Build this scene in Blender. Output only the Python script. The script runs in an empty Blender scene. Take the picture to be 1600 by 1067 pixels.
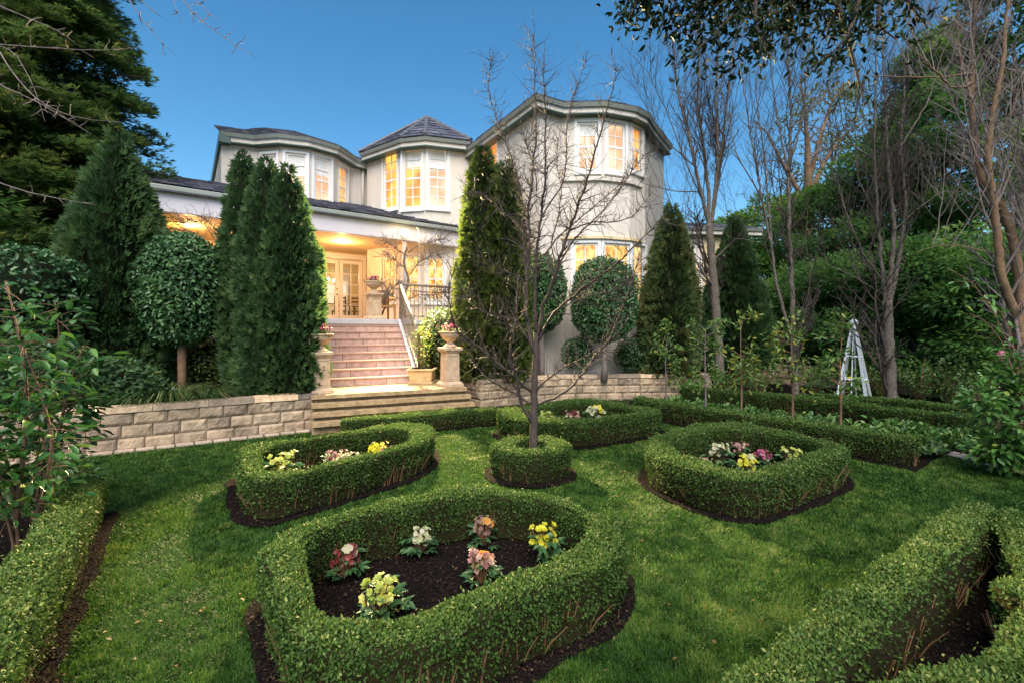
import bpy, math, random
import numpy as np
from mathutils import Vector, geometry

# ---------------------------------------------------------------- camera, world, sun, exposure
S = bpy.context.scene
C = S.collection
F, HZ, H = 733.0, 516.0, 1.70          # focal length and horizon in photo pixels (1600 wide), eye height in metres
cd = bpy.data.cameras.new('camera'); cam = bpy.data.objects.new('camera', cd); C.objects.link(cam)
cam.location = (0, 0, H); cam.rotation_euler = (math.radians(90), 0, 0)
cd.sensor_width = 36; cd.lens = F / 1600 * 36; cd.shift_y = (HZ - 533.5) / 1600
cd.clip_end = 2000; cd.clip_start = 0.02
S.camera = cam
W = bpy.data.worlds.new('World'); S.world = W; W.use_nodes = True
wn = W.node_tree.nodes; bg = wn['Background']
sky = wn.new('ShaderNodeTexSky'); sky.sky_type = 'NISHITA'; sky.sun_disc = False
SUN_EL, SUN_ROT = math.radians(50), math.radians(180)
sky.sun_elevation = SUN_EL; sky.sun_rotation = SUN_ROT; sky.ozone_density = 2.5; sky.dust_density = 0.9
hs = wn.new('ShaderNodeHueSaturation'); hs.inputs['Hue'].default_value = .489; hs.inputs['Saturation'].default_value = 1.3; hs.inputs['Value'].default_value = .95
W.node_tree.links.new(sky.outputs[0], hs.inputs['Color']); W.node_tree.links.new(hs.outputs[0], bg.inputs[0]); bg.inputs[1].default_value = 0.057
sl = bpy.data.lights.new('sun', 'SUN'); sl.energy = 1.75; sl.angle = math.radians(55); sl.color = (1, .93, .84)
so = bpy.data.objects.new('sun', sl); C.objects.link(so); so.rotation_euler = (math.radians(90) - SUN_EL, 0, 0)
S.view_settings.view_transform = 'Standard'; S.view_settings.look = 'None'
S.view_settings.exposure = 1.9; S.view_settings.gamma = 1
S.render.engine = 'CYCLES'
S.cycles.max_bounces = 6; S.cycles.diffuse_bounces = 3; S.cycles.transparent_max_bounces = 8
S.cycles.sample_clamp_indirect = 4; S.cycles.use_denoising = True; S.cycles.caustics_reflective = False; S.cycles.caustics_refractive = False

rnd = random.Random(7); rng = np.random.default_rng(7)
U = np.array([.82, .572]); V = np.array([-.572, .82])         # along the facade, away from the camera

def P(px, py, z=0.0):                    # ray through a photo pixel meets the level z
    Y = F * (H - z) / (py - HZ)
    return np.array([(px - 800) / F * Y, Y, z])
def at(px, py, Y):
    return np.array([(px - 800) / F * Y, Y, H - (py - HZ) * Y / F])
def hit(px, A, B):                       # plan point where the ray meets the vertical plane A-B
    k = (px - 800) / F; dx, dy = B[0] - A[0], B[1] - A[1]
    t = (k * A[1] - A[0]) / (dx - k * dy)
    return np.array([A[0] + t * dx, A[1] + t * dy])
def zat(py, Y): return H - (py - HZ) * Y / F
def nrm(a):
    a = np.asarray(a, float); return a / np.maximum(np.linalg.norm(a, axis=-1, keepdims=True), 1e-9)
def vnoise(p, seed=0):
    p = np.asarray(p, float); i = np.floor(p).astype(np.int64); f = p - i; f = f * f * (3 - 2 * f); out = 0
    for dx in (0, 1):
        for dy in (0, 1):
            for dz in (0, 1):
                h = (i[:, 0] + dx) * 374761393 + (i[:, 1] + dy) * 668265263 + (i[:, 2] + dz) * 2147483647 + seed * 974711
                h = (h ^ (h >> 13)) * 1274126177; h = (h ^ (h >> 16)) & 0xffff
                w = (f[:, 0] if dx else 1 - f[:, 0]) * (f[:, 1] if dy else 1 - f[:, 1]) * (f[:, 2] if dz else 1 - f[:, 2])
                out = out + w * h / 65535.0
    return out

# ---------------------------------------------------------------- materials
def mat(name):
    m = bpy.data.materials.new(name); m.use_nodes = True
    n = m.node_tree.nodes; return m, n, m.node_tree.links, n['Principled BSDF']
def ramp(n, stops):
    r = n.new('ShaderNodeValToRGB'); e = r.color_ramp.elements
    while len(e) < len(stops): e.new(0.5)
    for k, (p, c) in enumerate(stops): e[k].position = p; e[k].color = (*c, 1)
    return r
def plain(name, c, rough=.6, var=.15, scale=6, bump=0, bscale=60, spec=.4, metal=0, attr=None):
    m, n, l, b = mat(name)
    b.inputs['Roughness'].default_value = rough; b.inputs['Specular IOR Level'].default_value = spec; b.inputs['Metallic'].default_value = metal
    g = n.new('ShaderNodeNewGeometry')
    t = n.new('ShaderNodeTexNoise'); t.inputs['Scale'].default_value = scale; t.inputs['Detail'].default_value = 6; t.inputs['Roughness'].default_value = .65
    l.new(g.outputs['Position'], t.inputs['Vector'])
    lo = tuple(x * (1 - var) for x in c); hi = tuple(min(1, x * (1 + var)) for x in c)
    r = ramp(n, [(.3, lo), (.7, hi)]); l.new(t.outputs[0], r.inputs[0]); out = r.outputs[0]
    if attr:
        a = n.new('ShaderNodeAttribute'); a.attribute_name = 'v'
        r2 = ramp(n, attr); l.new(a.outputs['Fac'], r2.inputs[0])
        mx = n.new('ShaderNodeMix'); mx.data_type = 'RGBA'; mx.blend_type = 'MULTIPLY'; mx.inputs[0].default_value = 1
        l.new(out, mx.inputs[6]); l.new(r2.outputs[0], mx.inputs[7]); out = mx.outputs[2]
    l.new(out, b.inputs['Base Color'])
    if bump:
        t2 = n.new('ShaderNodeTexNoise'); t2.inputs['Scale'].default_value = bscale; t2.inputs['Detail'].default_value = 5
        l.new(g.outputs['Position'], t2.inputs['Vector'])
        bp = n.new('ShaderNodeBump'); bp.inputs['Strength'].default_value = bump; bp.inputs['Distance'].default_value = .02
        l.new(t2.outputs[0], bp.inputs['Height']); l.new(bp.outputs[0], b.inputs['Normal'])
    return m
def leafmat(name, stops, rough=.45, spec=.5, trans=.25):
    m, n, l, b = mat(name)
    a = n.new('ShaderNodeAttribute'); a.attribute_name = 'v'
    r = ramp(n, stops); l.new(a.outputs['Fac'], r.inputs[0]); l.new(r.outputs[0], b.inputs['Base Color'])
    b.inputs['Roughness'].default_value = rough; b.inputs['Specular IOR Level'].default_value = spec
    t = n.new('ShaderNodeBsdfTranslucent'); l.new(r.outputs[0], t.inputs[0])
    mx = n.new('ShaderNodeMixShader'); mx.inputs[0].default_value = trans
    l.new(b.outputs[0], mx.inputs[1]); l.new(t.outputs[0], mx.inputs[2])
    l.new(mx.outputs[0], n['Material Output'].inputs[0])
    return m
def emit(name, c, s):
    m, n, l, b = mat(name); b.inputs['Base Color'].default_value = (*c, 1)
    b.inputs['Emission Color'].default_value = (*c, 1); b.inputs['Emission Strength'].default_value = s; return m
def litpane(name, c1, c2, s, scale=(1.3, 1.3, 1.0)):
    m, n, l, b = mat(name); b.inputs['Base Color'].default_value = (.02, .02, .02, 1); b.inputs['Roughness'].default_value = .06
    g = n.new('ShaderNodeNewGeometry'); mp = n.new('ShaderNodeMapping'); mp.inputs['Scale'].default_value = scale
    t = n.new('ShaderNodeTexNoise'); t.inputs['Scale'].default_value = 1.6; t.inputs['Detail'].default_value = 2
    l.new(g.outputs['Position'], mp.inputs[0]); l.new(mp.outputs[0], t.inputs['Vector'])
    r = ramp(n, [(.35, c1), (.62, c2)]); l.new(t.outputs[0], r.inputs[0])
    l.new(r.outputs[0], b.inputs['Emission Color']); b.inputs['Emission Strength'].default_value = s
    return m
def brickmat(name, c1, c2, mortar, bw, rh, msize, mode, rough=.7, bump=.3):
    m, n, l, b = mat(name); b.inputs['Roughness'].default_value = rough
    g = n.new('ShaderNodeNewGeometry'); mp = n.new('ShaderNodeMapping'); mp.inputs['Rotation'].default_value = (0, 0, -math.atan2(U[1], U[0]))
    l.new(g.outputs['Position'], mp.inputs[0]); vec = mp.outputs[0]
    if mode == 'wall':
        sx = n.new('ShaderNodeSeparateXYZ'); cx = n.new('ShaderNodeCombineXYZ'); l.new(vec, sx.inputs[0])
        l.new(sx.outputs[0], cx.inputs[0]); l.new(sx.outputs[2], cx.inputs[1]); vec = cx.outputs[0]
    t = n.new('ShaderNodeTexBrick'); l.new(vec, t.inputs['Vector'])
    t.inputs['Color1'].default_value = (*c1, 1); t.inputs['Color2'].default_value = (*c2, 1); t.inputs['Mortar'].default_value = (*mortar, 1)
    t.inputs['Scale'].default_value = 1; t.inputs['Brick Width'].default_value = bw; t.inputs['Row Height'].default_value = rh; t.inputs['Mortar Size'].default_value = msize
    no = n.new('ShaderNodeTexNoise'); no.inputs['Scale'].default_value = 9; no.inputs['Detail'].default_value = 7; l.new(g.outputs['Position'], no.inputs['Vector'])
    r = ramp(n, [(.3, (.72, .72, .72)), (.7, (1.15, 1.15, 1.15))]); l.new(no.outputs[0], r.inputs[0])
    mx = n.new('ShaderNodeMix'); mx.data_type = 'RGBA'; mx.blend_type = 'MULTIPLY'; mx.inputs[0].default_value = 1
    l.new(t.outputs[0], mx.inputs[6]); l.new(r.outputs[0], mx.inputs[7]); l.new(mx.outputs[2], b.inputs['Base Color'])
    bp = n.new('ShaderNodeBump'); bp.inputs['Strength'].default_value = bump; bp.inputs['Distance'].default_value = .01
    n2 = n.new('ShaderNodeTexNoise'); n2.inputs['Scale'].default_value = 70; n2.inputs['Detail'].default_value = 4; l.new(g.outputs['Position'], n2.inputs['Vector'])
    ma = n.new('ShaderNodeMath'); ma.operation = 'SUBTRACT'; l.new(n2.outputs[0], ma.inputs[0]); l.new(t.outputs['Fac'], ma.inputs[1])
    l.new(ma.outputs[0], bp.inputs['Height']); l.new(bp.outputs[0], b.inputs['Normal'])
    return m

M = {}
M['stucco'] = plain('stucco', (.60, .54, .475), .85, .05, 1.5, .3, 140, .2)
def streak(m, amt):
    n = m.node_tree.nodes; l = m.node_tree.links; b = n['Principled BSDF']; src = b.inputs['Base Color'].links[0].from_socket
    g = n.new('ShaderNodeNewGeometry'); mp = n.new('ShaderNodeMapping'); mp.inputs['Scale'].default_value = (3.2, 3.2, .22); t = n.new('ShaderNodeTexNoise'); t.inputs['Scale'].default_value = 2; t.inputs['Detail'].default_value = 6
    l.new(g.outputs['Position'], mp.inputs[0]); l.new(mp.outputs[0], t.inputs['Vector']); r_ = ramp(n, [(.32, (1 - amt, 1 - amt, 1 - amt * 1.1)), (.62, (1.03, 1.03, 1.03))]); l.new(t.outputs[0], r_.inputs[0])
    mx = n.new('ShaderNodeMix'); mx.data_type = 'RGBA'; mx.blend_type = 'MULTIPLY'; mx.inputs[0].default_value = 1; l.new(src, mx.inputs[6]); l.new(r_.outputs[0], mx.inputs[7]); l.new(mx.outputs[2], b.inputs['Base Color'])
streak(M['stucco'], .08)
M['veranda'] = plain('veranda_stucco', (.60, .48, .29), .85, .05, 1.5, .2, 140, .2)
M['white'] = plain('white_paint', (.72, .71, .69), .45, .03, 3, 0)
M['fascia'] = plain('fascia_paint', (.56, .53, .56), .5, .04, 2, 0)
M['gutter'] = plain('gutter_paint', (.23, .25, .225), .35, .12, 2, 0)
M['dgreen'] = plain('dark_green_trim', (.06, .10, .085), .4, .1, 2, 0)
M['ceiling'] = plain('ceiling_board', (.56, .42, .22), .8, .04, 2, 0)
TV = [(0, (.5, .5, .58)), (.6, (1.1, 1.05, 1.05)), (1, (2.0, 1.8, 1.6))]
M['tile'] = plain('roof_tile', (.085, .09, .115), .55, .3, 14, .3, 80, .4, attr=TV)
M['ridge'] = plain('ridge_tile', (.11, .11, .13), .55, .3, 14, .3, 80)
M['block'] = plain('split_faced_block', (.37, .285, .20), .9, .45, 4, 1, 75, .2, attr=[(0, (.72, .70, .70)), (1, (1.2, 1.15, 1.08))])
M['cap'] = plain('coping_stone', (.33, .26, .18), .85, .35, 10, .8, 60, .2, attr=TV)
M['step'] = plain('rock_faced_step', (.35, .24, .13), .85, .35, 8, .8, 55, .2)
M['pink'] = brickmat('pink_stone', (.52, .33, .27), (.60, .40, .33), (.20, .12, .09), .62, 50, .008, 'wall', .7, .15)
M['tread'] = plain('stone_tread', (.44, .28, .22), .7, .15, 8, .2, 60)
M['bluestone'] = plain('pale_coping_slab', (.46, .45, .47), .7, .12, 6, .2, 60)
M['pave'] = brickmat('sandstone_paving', (.35, .24, .115), (.42, .30, .15), (.16, .11, .06), .6, .4, .01, 'floor', .8, .3)
M['edge'] = brickmat('edging_brick', (.40, .30, .22), (.48, .37, .28), (.12, .10, .07), .23, 3, .015, 'floor', .85, .4)
M['path'] = plain('pale_gravel_edging', (.36, .29, .24), .9, .3, 14, .8, 90)
M['sandstone'] = plain('carved_sandstone', (.46, .33, .22), .85, .25, 9, .35, 90, .2)
M['terracotta'] = plain('sandstone_planter', (.50, .34, .17), .8, .2, 9, .3, 80)
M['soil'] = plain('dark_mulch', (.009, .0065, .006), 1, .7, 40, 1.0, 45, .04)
M['lawnbase'] = plain('lawn_soil', (.018, .035, .008), .95, .4, 20, .8, 80, .1)
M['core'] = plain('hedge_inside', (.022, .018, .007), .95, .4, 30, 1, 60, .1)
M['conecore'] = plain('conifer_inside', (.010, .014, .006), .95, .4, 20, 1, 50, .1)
M['bark'] = plain('grey_brown_bark', (.125, .105, .086), .9, .55, 26, 1, 60, .2)
M['darkbark'] = plain('dark_twig_bark', (.060, .044, .038), .75, .35, 22, .6, 90, .3)
M['palebark'] = plain('pale_twig_bark', (.16, .13, .12), .8, .3, 22, .5, 90, .3)
M['brownbark'] = plain('warm_trunk_bark', (.17, .105, .06), .85, .3, 18, .7, 80, .3)
M['stem'] = plain('hedge_stem', (.17, .09, .045), .8, .3, 30, .4, 90, .2)
M['stake'] = plain('timber_stake', (.15, .085, .05), .8, .25, 20, .3, 90)
M['rail'] = plain('weathered_iron_rail', (.17, .13, .10), .5, .15, 10, 0)
M['wood'] = plain('dark_timber', (.10, .035, .016), .4, .3, 12, 0)
M['ochre'] = plain('ochre_timber', (.40, .20, .05), .5, .2, 12, 0)
M['brass'] = plain('brass', (.45, .30, .10), .3, .1, 5, 0, metal=1)
M['obelisk'] = plain('white_garden_paint', (.78, .80, .82), .45, .05, 8, 0)
M['bulb'] = emit('lamp_glow', (1, .84, .55), 1.6)
M['candle'] = emit('chandelier_glow', (1, .8, .5), 14)
M['down'] = emit('downlight_glow', (1, .7, .35), 8)
M['pamber'] = litpane('amber_lit_glass', (.60, .14, .012), (.98, .46, .08), .46, (.9, .9, .8))
M['ppeach'] = litpane('peach_lit_glass', (.74, .40, .20), (1.0, .74, .50), .36, (.9, .9, .8))
M['pgold'] = litpane('gold_lit_glass', (.55, .20, .03), (1.0, .66, .20), .46, (4, 4, 3))
M['blind'] = plain('white_blind', (.74, .72, .70), .8, .04, 3, 0)
m_, n_, l_, b_ = mat('clear_glass'); M['glass'] = m_
gt = n_.new('ShaderNodeBsdfTransparent'); gg = n_.new('ShaderNodeBsdfGlossy'); gg.inputs['Roughness'].default_value = .03
gm = n_.new('ShaderNodeMixShader'); gm.inputs[0].default_value = .08
l_.new(gt.outputs[0], gm.inputs[1]); l_.new(gg.outputs[0], gm.inputs[2]); l_.new(gm.outputs[0], n_['Material Output'].inputs[0])
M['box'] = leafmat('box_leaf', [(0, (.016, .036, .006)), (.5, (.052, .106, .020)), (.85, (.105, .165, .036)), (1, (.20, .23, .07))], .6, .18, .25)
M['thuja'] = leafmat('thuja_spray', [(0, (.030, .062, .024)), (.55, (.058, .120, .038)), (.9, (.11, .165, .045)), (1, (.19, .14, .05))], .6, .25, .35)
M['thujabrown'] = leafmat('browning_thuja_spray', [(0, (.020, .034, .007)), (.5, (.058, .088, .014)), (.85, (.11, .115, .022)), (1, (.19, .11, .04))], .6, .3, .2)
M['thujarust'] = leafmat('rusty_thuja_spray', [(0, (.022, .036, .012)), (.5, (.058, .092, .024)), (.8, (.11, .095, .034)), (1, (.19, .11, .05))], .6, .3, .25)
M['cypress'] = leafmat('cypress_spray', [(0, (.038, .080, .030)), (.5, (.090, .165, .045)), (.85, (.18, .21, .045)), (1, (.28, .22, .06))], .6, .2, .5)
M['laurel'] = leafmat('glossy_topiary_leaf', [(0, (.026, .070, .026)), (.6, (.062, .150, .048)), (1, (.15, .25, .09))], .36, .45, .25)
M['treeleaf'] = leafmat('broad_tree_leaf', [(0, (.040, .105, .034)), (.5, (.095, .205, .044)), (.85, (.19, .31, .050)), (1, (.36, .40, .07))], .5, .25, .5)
M['yellowleaf'] = leafmat('yellow_green_leaf', [(0, (.06, .09, .015)), (.5, (.17, .19, .03)), (1, (.36, .30, .05))], .45, .4, .35)
M['bigleaf'] = leafmat('large_shrub_leaf', [(0, (.016, .060, .014)), (.5, (.038, .120, .024)), (.9, (.09, .20, .040)), (1, (.22, .30, .05))], .3, .55, .3)
M['rightleaf'] = leafmat('hydrangea_leaf', [(0, (.035, .10, .024)), (.5, (.085, .20, .040)), (.9, (.17, .30, .06)), (1, (.32, .38, .08))], .35, .5, .3)
M['overleaf'] = leafmat('dark_overhead_leaf', [(0, (.004, .010, .004)), (.7, (.011, .024, .007)), (1, (.035, .055, .014))], .55, .15, .12)
M['sapleaf'] = leafmat('sapling_leaf', [(0, (.05, .12, .025)), (.6, (.12, .20, .04)), (1, (.40, .34, .05))], .45, .4, .35)
M['cover'] = leafmat('ground_cover_leaf', [(0, (.028, .085, .016)), (.6, (.075, .165, .030)), (1, (.17, .26, .06))], .4, .5, .25)
M['limeshrub'] = leafmat('lime_shrub_leaf', [(0, (.028, .062, .012)), (.5, (.068, .115, .022)), (1, (.15, .18, .05))], .45, .4, .3)
M['helleaf'] = leafmat('hellebore_leaf', [(0, (.018, .055, .020)), (.6, (.050, .12, .040)), (1, (.17, .26, .11))], .5, .35, .25)
M['strap'] = leafmat('strap_leaf', [(0, (.020, .050, .014)), (.6, (.06, .11, .03)), (1, (.30, .26, .10))], .4, .5, .25)
M['grass'] = leafmat('grass_blade', [(0, (.016, .054, .009)), (.5, (.045, .112, .014)), (.85, (.10, .165, .020)), (1, (.22, .22, .06))], .55, .2, .35)
M['dead'] = leafmat('fallen_leaf', [(0, (.06, .03, .012)), (.7, (.16, .08, .03)), (1, (.34, .25, .14))], .7, .2, .1)
PET = {'lime': [(0, (.32, .44, .06)), (.6, (.56, .60, .12)), (1, (.72, .70, .30))],
       'yellow': [(0, (.50, .50, .02)), (.6, (.72, .66, .03)), (1, (.8, .72, .12))],
       'cream': [(0, (.42, .46, .22)), (.6, (.66, .64, .36)), (1, (.74, .62, .52))],
       'burgundy': [(0, (.12, .02, .02)), (.6, (.32, .05, .05)), (1, (.55, .38, .18))],
       'pink': [(0, (.28, .10, .10)), (.5, (.50, .26, .22)), (1, (.70, .58, .36))],
       'magenta': [(0, (.30, .03, .10)), (.6, (.48, .08, .18)), (1, (.66, .40, .40))],
       'orange': [(0, (.62, .25, .04)), (.6, (.78, .40, .08)), (1, (.82, .52, .2))],
       'plum': [(0, (.16, .06, .07)), (.5, (.32, .18, .14)), (1, (.50, .48, .14))]}
for k_ in PET: PET[k_] = [(p_, tuple(x * .68 for x in c_)) for p_, c_ in PET[k_]]
for k, s in PET.items(): M['pet_' + k] = leafmat(k + '_petal', s, .5, .3, .3)

# ---------------------------------------------------------------- object helpers
def tag(o, label=None, cat=None, group=None, kind=None):
    if label: o['label'] = label
    if cat: o['category'] = cat
    if group: o['group'] = group
    if kind: o['kind'] = kind
    return o
def thing(name, label, cat, loc=(0, 0, 0), group=None):
    o = bpy.data.objects.new(name, None); C.objects.link(o); o.location = tuple(float(x) for x in loc); o.empty_display_size = .1
    return tag(o, label, cat, group)
def wloc(o):
    p = np.zeros(3)
    while o is not None: p += np.array(o.location); o = o.parent
    return p
def link(name, me, parent):
    o = bpy.data.objects.new(name, me); C.objects.link(o)
    if parent is not None: o.parent = parent
    return o
def copy_tree(o, parent=None):
    c = o.copy(); C.objects.link(c); c.parent = parent
    for ch in list(o.children): copy_tree(ch, c)
    return c

class MB:
    def __init__(s): s.v = []; s.f = []; s.m = []; s.a = []; s.cur = .5
    def add(s, vs, fs, mi=0):
        k = len(s.v); s.v += [tuple(float(c) for c in p) for p in vs]; s.a += [s.cur] * len(vs)
        s.f += [tuple(i + k for i in f) for f in fs]; s.m += [mi] * len(fs)
    def hexa(s, b, t, mi=0):             # 4 bottom, 4 top points, counter-clockwise seen from above
        s.add(list(b) + list(t), [(3, 2, 1, 0), (4, 5, 6, 7), (0, 1, 5, 4), (1, 2, 6, 5), (2, 3, 7, 6), (3, 0, 4, 7)], mi)
    def box(s, c, sz, rz=0, mi=0):
        ca, sa = math.cos(rz), math.sin(rz); q = []
        for z in (-.5, .5):
            for x, y in ((-.5, -.5), (.5, -.5), (.5, .5), (-.5, .5)):
                X, Y = x * sz[0], y * sz[1]; q.append((c[0] + X * ca - Y * sa, c[1] + X * sa + Y * ca, c[2] + z * sz[2]))
        s.hexa(q[:4], q[4:], mi)
    def prism(s, poly, z0, z1, mi=0):
        n = len(poly); b = [(p[0], p[1], z0) for p in poly]; t = [(p[0], p[1], z1) for p in poly]
        s.add(b + t, [tuple(range(n - 1, -1, -1)), tuple(range(n, 2 * n))] + [(i, (i + 1) % n, n + (i + 1) % n, n + i) for i in range(n)], mi)
    def obox(s, A, d, s0, s1, d0, d1, z0, z1, mi=0):   # box in a wall's own frame: s along d, depth outward
        n = np.array([d[1], -d[0]]); q = []
        for ss, dd in ((s0, d1), (s1, d1), (s1, d0), (s0, d0)):
            p = np.array(A[:2]) + d * ss + n * dd; q.append(p)
        s.hexa([(p[0], p[1], z0) for p in q], [(p[0], p[1], z1) for p in q], mi)
    def tube(s, pts, rad, n=6, mi=0, cap=True):
        pts = np.asarray(pts, float); m = len(pts); t = nrm(np.gradient(pts, axis=0))
        ref = np.array([0, 0, 1.]) if abs(t[0][2]) < .9 else np.array([1., 0, 0]); a = nrm(np.cross(t[0], ref)); vs = []
        for i in range(m):
            a = nrm(a - t[i] * np.dot(a, t[i])); b = np.cross(t[i], a)
            for k in range(n):
                w = 2 * math.pi * k / n; vs.append(pts[i] + rad[i] * (math.cos(w) * a + math.sin(w) * b))
        fs = [(i * n + k, i * n + (k + 1) % n, (i + 1) * n + (k + 1) % n, (i + 1) * n + k) for i in range(m - 1) for k in range(n)]
        if cap: fs += [tuple(range(n - 1, -1, -1)), tuple(range((m - 1) * n, m * n))]
        s.add(vs, fs, mi)
    def lathe(s, prof, c, n=24, rz=0, mi=0):
        vs = []; m = len(prof)
        for r, z in prof:
            for k in range(n):
                w = 2 * math.pi * k / n + rz; vs.append((c[0] + r * math.cos(w), c[1] + r * math.sin(w), c[2] + z))
        fs = [(i * n + k, i * n + (k + 1) % n, (i + 1) * n + (k + 1) % n, (i + 1) * n + k) for i in range(m - 1) for k in range(n)]
        fs += [tuple(range(n - 1, -1, -1)), tuple(range((m - 1) * n, m * n))]
        s.add(vs, fs, mi)
    def build(s, name, mats, parent=None, smooth=False, bevel=0):
        off = wloc(parent) if parent is not None else np.zeros(3)
        me = bpy.data.meshes.new(name); me.from_pydata([tuple(np.array(p) - off) for p in s.v], [], s.f)
        for m in (mats if isinstance(mats, (list, tuple)) else [mats]): me.materials.append(m)
        me.polygons.foreach_set('material_index', s.m)
        if smooth: me.polygons.foreach_set('use_smooth', [True] * len(s.f))
        at_ = me.attributes.new('v', 'FLOAT', 'POINT'); at_.data.foreach_set('value', s.a)
        me.update(); o = link(name, me, parent)
        if bevel:
            bm = o.modifiers.new('bevel', 'BEVEL'); bm.width = bevel; bm.segments = 2; bm.limit_method = 'ANGLE'; bm.angle_limit = math.radians(40)
        return o

def quads_mesh(name, co, nv, polys, v, mats, parent, extra=None, smooth=False):
    """co (N,nv,3) points, polys = list of index tuples (quads or triangles) per item; v (N,) tone"""
    N = len(co); off = wloc(parent) if parent is not None else np.zeros(3)
    vs = (co.reshape(-1, 3) - off); base = np.arange(N)[:, None] * nv
    loops = []; tot = []
    idx = np.concatenate([base + np.array(p)[None, :] for p in polys], axis=1)
    lt = np.tile(np.array([len(p) for p in polys]), N); idx = idx.reshape(-1)
    va = np.repeat(v, nv); mi = np.zeros(len(lt), np.int32)
    if extra is not None:                # a solid core in the same mesh, second material
        ev, ef = extra; k = len(vs); ev = np.asarray(ev) - off; vs = np.concatenate([vs, ev]); va = np.concatenate([va, np.full(len(ev), .3)])
        ei = np.array([i for f in ef for i in f]) + k; idx = np.concatenate([idx, ei])
        lt = np.concatenate([lt, np.array([len(f) for f in ef])]); mi = np.concatenate([mi, np.ones(len(ef), np.int32)])
    me = bpy.data.meshes.new(name)
    me.vertices.add(len(vs)); me.vertices.foreach_set('co', vs.astype(np.float32).ravel())
    me.loops.add(len(idx)); me.loops.foreach_set('vertex_index', idx.astype(np.int32))
    me.polygons.add(len(lt)); me.polygons.foreach_set('loop_start', np.concatenate([[0], np.cumsum(lt)[:-1]]).astype(np.int32))
    for m in (mats if isinstance(mats, (list, tuple)) else [mats]): me.materials.append(m)
    me.polygons.foreach_set('material_index', mi)
    a = me.attributes.new('v', 'FLOAT', 'POINT'); a.data.foreach_set('value', np.clip(va, 0, 1).astype(np.float32))
    me.update(calc_edges=True)
    return link(name, me, parent)
def leafpts(p, ax, nr, L, Wd, oval=False, fold=.15):
    ax = nrm(ax); side = nrm(np.cross(ax, nr)); nr = np.cross(side, ax); L = L[:, None]; Wd = Wd[:, None]
    if not oval:
        m = p + ax * L * .5 + nr * L * .06
        return np.stack([p, m + side * Wd * .5, p + ax * L, m - side * Wd * .5], 1), 4, [(0, 1, 2, 3)]
    up = nr * Wd * fold
    a = p + ax * L * .28; b = p + ax * L * .65; tip = p + ax * L - nr * L * .12
    return np.stack([p, a + side * Wd * .45 + up, b + side * Wd * .42 + up, tip, b - side * Wd * .42 + up, a - side * Wd * .45 + up], 1), 6, [(0, 1, 2, 3), (0, 3, 4, 5)]
def fan(p, ax, nr, L, Wd, K=5, spread=50, v=None):
    """flat sprays: K leaflets fanned about each axis"""
    ax = nrm(ax); side = nrm(np.cross(ax, nr)); out = []; n2 = np.cross(side, ax); vv = []
    for k in range(K):
        a = math.radians(-spread + 2 * spread * k / (K - 1)) + rng.normal(0, .12, len(p)); c, s_ = np.cos(a)[:, None], np.sin(a)[:, None]
        d = c * ax + s_ * side + n2 * rng.normal(0, .12, len(p))[:, None]
        q, nv, pl = leafpts(p + ax * (L * .25 * abs(math.cos(a[0])))[:, None], d, n2, L * (.65 + .35 * np.cos(a)) * rng.uniform(.8, 1.15, len(p)), Wd)
        out.append(q); vv.append(v + rng.normal(0, .07, len(p)))
    return np.concatenate(out), nv, pl, np.concatenate(vv)
def rdir(n): return nrm(rng.normal(size=(n, 3)))

# point-in-polygon for arrays
def inside(poly, x, y):
    poly = np.asarray(poly)[:, :2]; r = np.zeros(len(x), bool); j = len(poly) - 1
    for i in range(len(poly)):
        xi, yi = poly[i]; xj, yj = poly[j]
        c = ((yi > y) != (yj > y)) & (x < (xj - xi) * (y - yi) / ((yj - yi) if yj != yi else 1e-9) + xi); r ^= c; j = i
    return r
def by_angle(pts, c, n=110):
    pts = np.asarray(pts)[:, :2] - c; th = np.arctan2(pts[:, 1], pts[:, 0]); o = np.argsort(th); th = th[o]; pts = pts[o]
    g = np.linspace(-math.pi, math.pi, n, endpoint=False); out = []
    for t in g:
        d = np.array([math.cos(t), math.sin(t)]); best = None
        for i in range(len(pts)):
            a, b = pts[i], pts[(i + 1) % len(pts)]; e = b - a; den = d[0] * e[1] - d[1] * e[0]
            if abs(den) < 1e-9: continue
            r = (a[0] * e[1] - a[1] * e[0]) / den; s_ = (a[0] * d[1] - a[1] * d[0]) / den
            if r > 0 and -1e-6 <= s_ <= 1 + 1e-6 and (best is None or r > best): best = r
        out.append(d * (best if best else np.linalg.norm(pts).mean()))
    out = np.array(out)
    for _ in range(2): out = .25 * np.roll(out, 1, 0) + .5 * out + .25 * np.roll(out, -1, 0)
    return out + c

# ---------------------------------------------------------------- setting: lawn, soil, stone edging
SOIL = []                                # polygons the grass stays off
def sheet(name, poly, z, m, holes=None):
    vs = [(float(p[0]), float(p[1]), z) for p in poly]
    tris = geometry.tessellate_polygon([[Vector(p) for p in vs]])
    me = bpy.data.meshes.new(name); me.from_pydata(vs, [], [tuple(t) for t in tris])
    me.materials.append(m); me.update()
    if me.polygons and sum(p.normal.z for p in me.polygons) < 0: me.flip_normals()
    return tag(link(name, me, None), kind='structure')
mb = MB(); mb.add([(-400, -60, 0), (400, -60, 0), (400, 700, 0), (-400, 700, 0)], [(0, 1, 2, 3)])
tag(mb.build('lawn_ground', M['lawnbase']), kind='structure')
def rough_loop(poly, amt, seed):
    poly = np.asarray(poly)[:, :2]; c = poly.mean(0); n = vnoise(np.c_[poly * 4, np.full(len(poly), seed)], seed)
    d = nrm(poly - c); return poly + d * (amt * (.55 + .9 * n))[:, None]

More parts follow.
